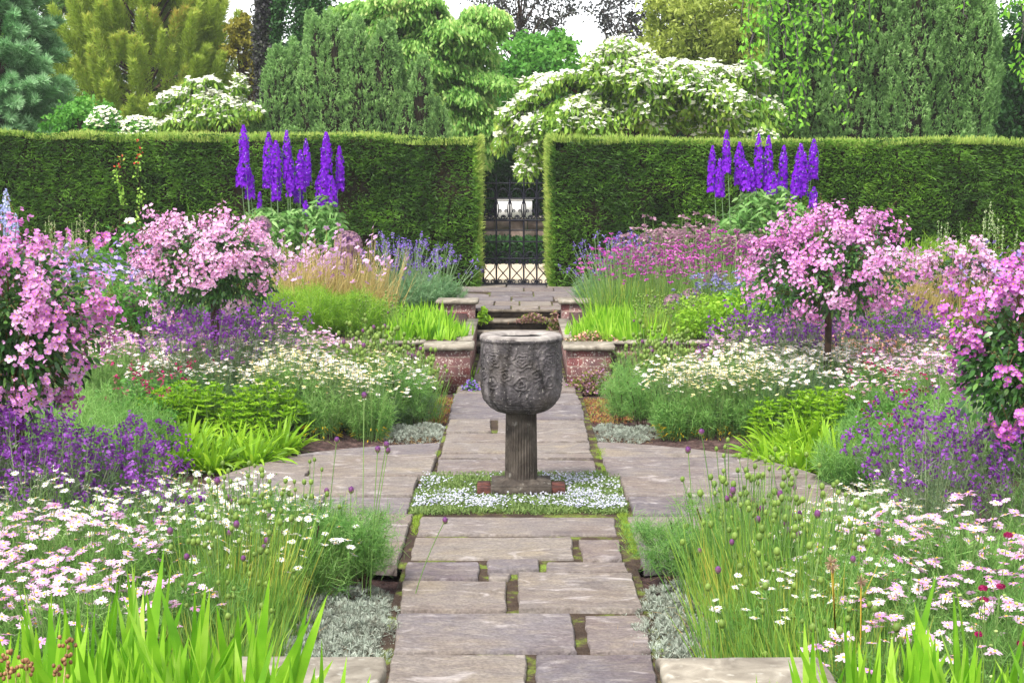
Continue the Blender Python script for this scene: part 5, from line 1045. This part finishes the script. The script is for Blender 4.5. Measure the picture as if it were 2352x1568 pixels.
drift('anthemis', 'cream_daisy_bush', 'green bush with cream button daisies right of the urn', 'daisies', [(px(u, Y), Y) for u, Y in ((1560, 13.6), (1640, 13.5), (1610, 13.9), (1690, 13.8), (1740, 13.4), (1540, 14.0), (1700, 13.5))], 'cream daisy bushes in the right bed', (1.0, 1.2))
drift('far_white_daisy', 'white_daisy_clump', 'clump of white daisies in the middle of the right bed', 'daisies', fill(1480, 2140, 13.7, 15.3, .5, 36, lambda x, Y: ok(x, Y, .1) and x > 1.25), 'white daisies in the middle of the right bed', (.9, 1.1))
drift('far_drumstick_allium', 'drumstick_allium', 'grassy drumstick allium beside the far right pier', 'allium', fill(1420, 1600, 14.9, 16.7, .45, 37, lambda x, Y: x > 1.12), 'drumstick alliums by the far right pier', (.95, 1.1))
drift('far_drumstick_allium', 'drumstick_allium', 'drumstick allium behind the far right pier', 'allium', fill(1490, 1640, 17.8, 18.8, .42, 47), 'drumstick alliums behind the far right pier', (.6, .75))
drift('far_lilac_daisy', 'lilac_daisy_clump', 'clump of lilac daisies at the back of the right bed', 'daisies', fill(1620, 1760, 15.5, 16.2, .5, 38) + fill(2010, 2300, 12.9, 15.2, .52, 39), 'lilac daisies at the back of the right bed')
drift('coral_bed', 'coral_flowered_plant', 'low coral flowered plant behind the tree rose trunk', 'flowers', fill(1980, 2200, 15.7, 16.6, .5, 40), 'coral flowers behind the tree rose')
drift('far_wallflower', 'purple_wallflower', 'purple wallflower at the back of the right bed', 'wallflower', fill(1700, 2180, 15.4, 17.1, .55, 41), 'purple wallflowers at the back of the right bed', (1.0, 1.25))
drift('lime_filler', 'lime_leafy_plant', 'lime green leafy plant on the raised right bed', 'leafy plant', fill(1620, 1750, 17.8, 18.8, .5, 42), 'lime leafy plants on the raised right bed', (1.0, 1.3))
drift('small_lilac', 'blue_lilac_bellflower', 'blue lilac bellflower between lime leaves and tree rose', 'bellflower', fill(1650, 1750, 19.1, 19.8, .5, 43), 'blue lilac bellflowers on the raised right bed', (1.2, 1.5))
drift('tall_lavender', 'tall_lavender', 'tall stemmed lavender beside the gate terrace on the right', 'lavender', [(px(1385, 22), 22), (px(1430, 22.4), 22.4), (px(1420, 21.6), 21.6)], 'lavender right of the gate', (.85, 1.0))
drift('crimson_knautia', 'magenta_knautia', 'slender magenta headed knautia on the raised right bed', 'knautia', fill(1420, 1690, 19.7, 21.8, .6, 44), 'magenta knautia on the raised right bed', (1.1, 1.45))
drift('pale_umbel', 'pale_umbel_plant', 'plant with pale pink flat umbels before the right hedge', 'flowers', fill(1510, 1700, 22.0, 23.6, .75, 45), 'pale umbels before the right hedge', (1.4, 1.7))
drift('dry_grass', 'dry_stemmed_campion', 'tan stemmed plant with lilac pink flowers right of the tree rose', 'campion', fill(2050, 2170, 18.4, 21.0, .62, 46), 'tan stemmed plants on the raised right bed', (.85, 1))
drift('strap', 'strappy_plant', 'tall green strappy plant behind the tree rose', 'strappy plant', fill(2080, 2250, 17.8, 18.6, .5, 57), 'strappy plants on the raised right bed', (1.1, 1.4))
drift('geranium', 'geranium_mound', 'mound with violet blue geranium flowers near the right edge', 'geranium', fill(2240, 2400, 18.6, 21, .85, 48), 'geranium mounds on the raised right bed', (.95, 1.1))
drift('filler_bush', 'leafy_bush', 'green leafy bush at the foot of the right hedge', 'bush', fill(1720, 2400, 22.6, 24.8, 1.0, 49) + fill(1760, 2100, 17.9, 18.4, .6, 59), 'leafy bushes on the raised right bed', (.8, 1.1))
drift('dark_filler', 'dark_leafy_bush', 'dark leafy bush behind the knautia right of the gate', 'bush', fill(1420, 1640, 24.4, 25.4, 1.0, 50), 'dark bushes right of the gate', (.7, 1.0))
drift('cream_spike', 'cream_plumed_plant', 'lime plant with tall airy cream plumes before the right hedge', 'plumed plant', [(px(u, 22), 22) for u in (2150, 2190, 2240, 2300)], 'cream plumed plants before the right hedge', (1.0, 1.15))
drift('lime_feather', 'lime_feathery_plant', 'bright lime feathery plant below the cream plumes', 'feathery plant', [(px(u, 21.7), 21.7) for u in (2130, 2175, 2200)], 'lime feathery plants before the right hedge', (1.7, 1.9))
drift('far_iris', 'iris_clump', 'lime iris fan clump behind the far right pier', 'iris', fill(1308, 1500, 17.6, 19.4, .22, 51, lambda x, Y: abs(x) >= .95), 'irises behind the far right pier', (.78, 1.0))
drift('far_iris', 'iris_clump', 'short lime iris right of the steps', 'iris', fill(1308, 1500, 17.6, 18.8, .2, 51 + 200, lambda x, Y: .62 < abs(x) < .95), 'short irises by the steps on the right', (.45, .65))
drift('near_iris', 'iris_clump', 'big lime green iris clump in the bottom right corner', 'iris', [(px(u, Y, .3), Y) for u, Y in ((2000, 4.75), (2090, 4.7), (2180, 4.8), (2270, 4.7), (2350, 4.8), (1960, 4.35), (2060, 4.3), (2320, 4.3), (2220, 4.35))], 'irises in the bottom right corner', (.72, .92), .86)
for u, v, Y, s, lab in ((800, 562, 20.5, 1.5, 'topmost of two beside the left delphiniums'), (790, 612, 20.2, 1.35, 'lower of two beside the left delphiniums'), (600, 520, 20.8, 1.15, 'peeping over the left standard rose'), (302, 692, 17.9, 1.1, 'low, left of the left standard rose'),
                        (1640, 640, 20.2, 1.15, 'topmost of three on the right'), (1588, 688, 19.3, 1.15, 'middle of three on the right'), (1548, 700, 19.1, 1.1, 'leftmost of three on the right'), (1720, 560, 21, 1.1, 'behind the tree rose')):
    x = px(u, Y, 1.2); place('allium_globe', 'allium_globe', f'round mauve allium seed globe, {lab}', 'allium', x, Y, s, 0, 'allium seed globes', z=pz(v, Y) - .72 * s)
for nm, u0, u1 in (('left', -700, -110), ('right', 2480, 3000)):
    for key, lab, Y0, Y1, sp in (('feather_bush', 'feathery green bush', 6.2, 10, .75), ('white_daisy', 'white daisy clump', 10.5, 13, .7), ('far_lilac_daisy', 'lilac daisy clump', 13.4, 16.6, .8), ('geranium', 'geranium mound', 18.2, 21, 1.0), ('filler_bush', 'leafy bush', 22, 25, 1.1)):
        drift(key, lab.replace(' ', '_'), f'{lab} continuing the bed past the {nm} picture edge', 'bush', [p for p in fill(u0, u1, Y0, Y1, sp, 300 + int(Y0)) if abs(p[0]) < 8], f'{lab} past the {nm} edge')
# single tall drumstick alliums over the paving, left
r = rg(140)
for u, v, ub, vb, Y, lab in ((838, 908, 832, 1330, 8.05, 'tallest single'), (868, 1032, 850, 1330, 8.0, 'leftmost of three bending over the paving'), (888, 1021, 838, 1335, 8.05, 'topmost of three bending over the paving'), (891, 1034, 845, 1335, 8.1, 'rightmost of three bending over the paving'),
                             (1022, 1195, 950, 1330, 8.0, 'thin pale stemmed'), (806, 1125, 800, 1330, 7.9, 'short upright'), (774, 1010, 745, 1200, 8.6, 'slender far'), (500, 1105, 506, 1400, 6.9, 'near grassy'),
                             (1580, 1033, 1600, 1330, 8.1, 'rightward leaning'), (1610, 992, 1660, 1330, 8.0, 'tall right hand')):
    x, z = px(u, Y, .7), pz(v, Y); xb = px(ub, Y, .1); t = thing('single_allium', f'{lab} drumstick allium stem with purple tipped head', 'allium', (xb, Y, -.03), 'single alliums over the paving'); g = G()
    stems(g, [(0, 0, 0)], [(x - xb, 0, z + .03)], .0026, r, 9, .12); part('stem', g, [stmM], t); g = G(); T = np.array([(x - xb, 0, z + .03)]); eggs(g, T, .0145, .0185, r, a=np.array([.9]), seg=10, rings=8)
    d = unit(r.normal(size=(90, 3))); blades(g, T + d * [.0135, .0135, .0175], d, .0045, .003, 1, 0, (1, .4), None, r, 0, np.where(d[:, 2] > .1, .95, .3)); part('flower_head', g, [eggM], t)
# peonies
for u, v, lab in ((297, 510, 'highest'), (370, 534, 'left of the lower pair of'), (388, 546, 'right of the lower pair of')):
    Y = 21.8; x = px(u, Y, 1.8); z = gz(x, Y); t = thing('white_peony', f'{lab} white peony flower before the left hedge', 'peony', (x, Y, z), 'white peonies'); h = pz(v, Y) - z; g = G()
    daisies(g, [(0, 0, h)] * 3, [(0, -.6, .8), (.1, -.6, .8), (-.1, -.5, .8)], .075, r, 7, .8, .45, 0, 0, 1, .25); part('flower', g, [whiP, yelC], t); g = G(); limb(g, curve((0, 0, 0), (0, .01, h), 5), .006, .004, 5); part('stem', g, [stmM], t)
    g = G(); n = 260; P = r.normal(size=(n, 3)) * [.16, .12, .1] + [0, .05, h - .25]; blades(g, P, r.normal(size=(n, 3)) + [0, -.3, .1], .13, .045, 3, .3, (.4, 1, .8, .05), None, r); part('leaves', g, [leaG], t)
# crimson knautia at the bottom right
t = thing('crimson_knautia', 'branching crimson knautia with button heads in the bottom right corner', 'knautia', (px(2260, 5.9), 5.9, .0)); x0 = t.location[0]; g = G(); gh = G(); gb = G()
for u, v in ((2300, 1347), (2268, 1382), (2352, 1478), (2262, 1465), (2240, 1556), (2330, 1240), (2240, 1335)):
    T = np.array([px(u, 5.9, .6) - x0, r.normal() * .1, pz(v, 5.9)]); stems(g, [(r.normal() * .05, 0, 0)], [T], .0025, r, 8, .15); m = 40; d = unit(r.normal(size=(m, 3)) * [1, 1, .5] + [0, 0, .35])
    daisies(gh, T + d * [.015, .015, .007], d, .0075, r, 4, .9, .3, 0, 0, None, .1)
    for q in range(2):
        A = T * r.uniform(.6, .9); Bq = A + [r.normal() * .06, 0, .1]; stems(g, [A], [Bq], .0016, r); eggs(gb, [Bq], .009, .006, r)
part('stems', g, [stmM], t); part('flower_heads', gh, [criP], t); part('buds', gb, [LM('pale_green_bud', ('9ab060', 'b8cc80'), trans=0)], t)
# dried seed heads bottom left
t = thing('dried_seed_plant', 'dried plant with brown seed clusters at the bottom left edge', 'seed heads', (px(70, 4.2), 4.2, .34)); x0 = t.location[0]; g = G(); gh = G()
for u, v in ((15, 1500), (35, 1530), (8, 1555), (50, 1548), (150, 1482), (148, 1515), (122, 1550), (58, 1520)):
    T = np.array([px(u, 4.2, .8) - x0, r.normal() * .03, pz(v, 4.2) - .34]); stems(g, [(T[0] * .6, 0, 0)], [T], .0015, r); d = r.normal(size=(9, 3)) * .010; eggs(gh, T + d, .006, .007, r, seg=6, rings=4)
part('stems', g, [tanM], t); part('seed_heads', gh, [LM('brown_seed', ('5a3c28', '8a6040', 'a8805a'), ns=30, trans=0)], t)
# yellow dead stalks on the right
t = thing('dead_allium', 'dead yellow stalked allium with withered heads above the right coping', 'allium', (px(1945, 6.2), 6.2, 0)); x0 = t.location[0]; g = G(); gh = G()
for u, v, ub in ((1908, 1290, 1930), (1912, 1300, 1925), (1978, 1335, 1975)):
    T = np.array([px(u, 6.2, .6) - x0, 0, pz(v, 6.2)]); stems(g, [(px(ub, 6.2, 0) - x0, 0, 0)], [T], .0035, r, bow=.02); d = unit(r.normal(size=(46, 3))); blades(gh, np.tile(T, (46, 1)), d, .02 + .012 * r.random(46), .005, 1, 0, (.3, 1), None, r)
part('stalks', g, [LM('yellow_stalk', ('b89a30', 'd8b850'), ns=3, trans=.1)], t); part('withered_heads', gh, [LM('withered_flower', ('6a4048', 'a88a70', 'e0cca8'), ns=40)], t)
# thyme mat round the urn
g = G(); gf = G(); r = rg(150); n = 26000; x = r.uniform(-.76, .76, n); Y = r.uniform(10.1, 11.6, n); e_ = vn(np.stack([x, Y, x * 0 + 8], -1), 5) * .07; k_ = (np.abs(x) < .78 - e_) & (Y > 10.09 + e_) & (Y < 11.62 - e_); x, Y = x[k_], Y[k_]; n = len(x); k_ = (np.abs(x - .012) > .325) | (np.abs(Y - UY + .0) > .21); x, Y = x[k_], Y[k_]; n = len(x); z = -.025 + .03 * r.random(n) * (.4 + vn(np.stack([x, Y, x], -1), 7))
blades(g, np.stack([x, Y, z], -1), r.normal(size=(n, 3)) * .7 + [0, 0, .8], .022, .009, 1, 0, (1, .4), None, r)
m = 15000; x = r.uniform(-.735, .735, m); Y = r.uniform(10.15, 11.5, m); k_ = ((np.abs(x - .012) > .33) | (np.abs(Y - UY) > .23)) & (vn(np.stack([x, Y, x * 0 + 4], -1), 4.2) + 1.1 * r.random(m) > 1.28) & (Y > 10.24 + .05 * np.sin(x * 9)); x, Y = x[k_], Y[k_]; m = len(x)
daisies(gf, np.stack([x, Y, .008 + .022 * r.random(m)], -1), UPN(r, m, .4, -.2), .0072, r, 4, .8, .1, 0, 0, None, .1)
t = thing('creeping_speedwell', 'square mat of tiny pale lilac flowers around the urn base', 'ground cover', (0, 10.85, 0)); t['kind'] = 'stuff'
for nm, gg, mt in (('leaves', g, LM('mat_leaf', ('566e3c', '7a9450', '9aac6c'), ns=5)), ('flowers', gf, LM('pale_lilac_flower', ('b0b0d0', 'd0d0e6', 'e8e8f2'), ns=6))):
    for i_ in range(len(gg.V)): gg.V[i_] = gg.V[i_] - [0, 10.85, 0]
    o = part(nm, gg, [mt], t); o['kind'] = 'stuff'
# moss and weeds in the joints
g = G(); n = 9000; r = rg(151); x = np.concatenate([-.69 + r.normal(size=n // 2) * .018, .69 + r.normal(size=n - n // 2) * .018]); Y = r.uniform(9.0, 13.3, n); k_ = (vn(np.stack([x, Y, x], -1), 2.4) > .42) & ~((Y > 10.15) & (Y < 11.5)); x, Y = x[k_], Y[k_]; n = len(x)
blades(g, np.stack([x + .03 * (11 - Y) * np.sign(x) * 0, Y, x * 0 - .025], -1), r.normal(size=(n, 3)) * .5 + [0, 0, .8], .028, .006, 1, 0, None, None, r)
tag(obj('moss', (g, [LM('moss', ('6a7a2c', '8ca83c', 'a8c04c'), ns=6)])), 'green moss and weeds growing along the paving joints', 'moss', None, 'stuff')
# aubrieta and creepers on the far piers and steps
def creeper(name, label, x, Y, z, w, d, h, mats, seed, nf=120, nl=700, L=.03, rz=0):
    r = rg(seed); t = thing(name, label, 'creeping plant', (x, Y, z)); g = G(); P = np.stack([r.normal(size=nl) * w * .45, r.normal(size=nl) * d * .4, r.random(nl) ** 1.3 * h * (1)], -1); P[:, 2] *= np.exp(-(P[:, 0] / w) ** 2 * 2)
    blades(g, P, r.normal(size=P.shape) + [0, -.4, .3], L, L * .6, 2, .2, (.5, 1, .15), None, r); part('leaves', g, [mats[0]], t)
    if nf: gf = G(); q = P[r.integers(0, nl, nf)] + [0, -.03, .01]; daisies(gf, q, UPN(r, nf, .6, -1), .013, r, 4, .9, .2, 0, 0, None, .1); part('flowers', gf, [mats[1]], t)
oliv = LM('olive_pink_leaf', ('4a6a1c', '7a8a2c', 'a87a7a', 'c0a0a0'), ns=6)
creeper('trailing_creeper', 'green and purple creeper against the right pier beside the urn', .86, 16.72, -.06, .45, .15, .26, (oliv, LM('dusky_pink_flower', ('8a5a8a', 'b888b0'))), 161, 160, 2200)
creeper('purple_aubrieta', 'purple flowered cushion between the left pier and the urn', -.52, 16.6, -.06, .16, .12, .16, (leaG, lavP), 162, 160, 500)
creeper('fern_tuft', 'bright green fern tuft at the left end of the steps', -.49, 20.9, .38, .10, .08, .2, (strM, lavP), 163, 0, 160, .07)
creeper('step_creeper', 'leafy creeper under the top tread at the right', .2, 20.93, .37, .25, .05, .12, (oliv, lavP), 164, 0, 420, .04)
creeper('step_creeper', 'reddish leafy creeper at the right end of the steps', .5, 20.9, .2, .12, .08, .34, (oliv, lavP), 165, 0, 380, .04)
creeper('mauve_creeper', 'mauve haze of catmint behind the right upper pier', 1.25, 21.6, .45, .35, .2, .35, (LM('mauve_green_leaf', ('6a7a5a', '8a8a80')), lavP), 166, 260, 400, .03)
creeper('edge_creeper', 'dusty pink creeper draped over the coping of the right pier', .85, 17.5, .43, .4, .12, .12, (oliv, corP), 167, 60, 500, .03)

# ------------------------------------------------------------------ air
hm = bpy.data.materials.new('pale_air'); hm.use_nodes = True; hn = hm.node_tree; hn.nodes.clear()
ho = hn.nodes.new('ShaderNodeOutputMaterial'); hv = hn.nodes.new('ShaderNodeVolumePrincipled'); hv.inputs['Density'].default_value = .0006; hv.inputs['Color'].default_value = (.92, .95, 1, 1)
hn.links.new(hv.outputs[0], ho.inputs['Volume'])
g = G(); g.box(-1000, 1000, -1000, 1600, -1.4, 24); tag(obj('haze', (g, [hm])), 'thin pale summer haze over the whole garden', 'haze', None, 'stuff')
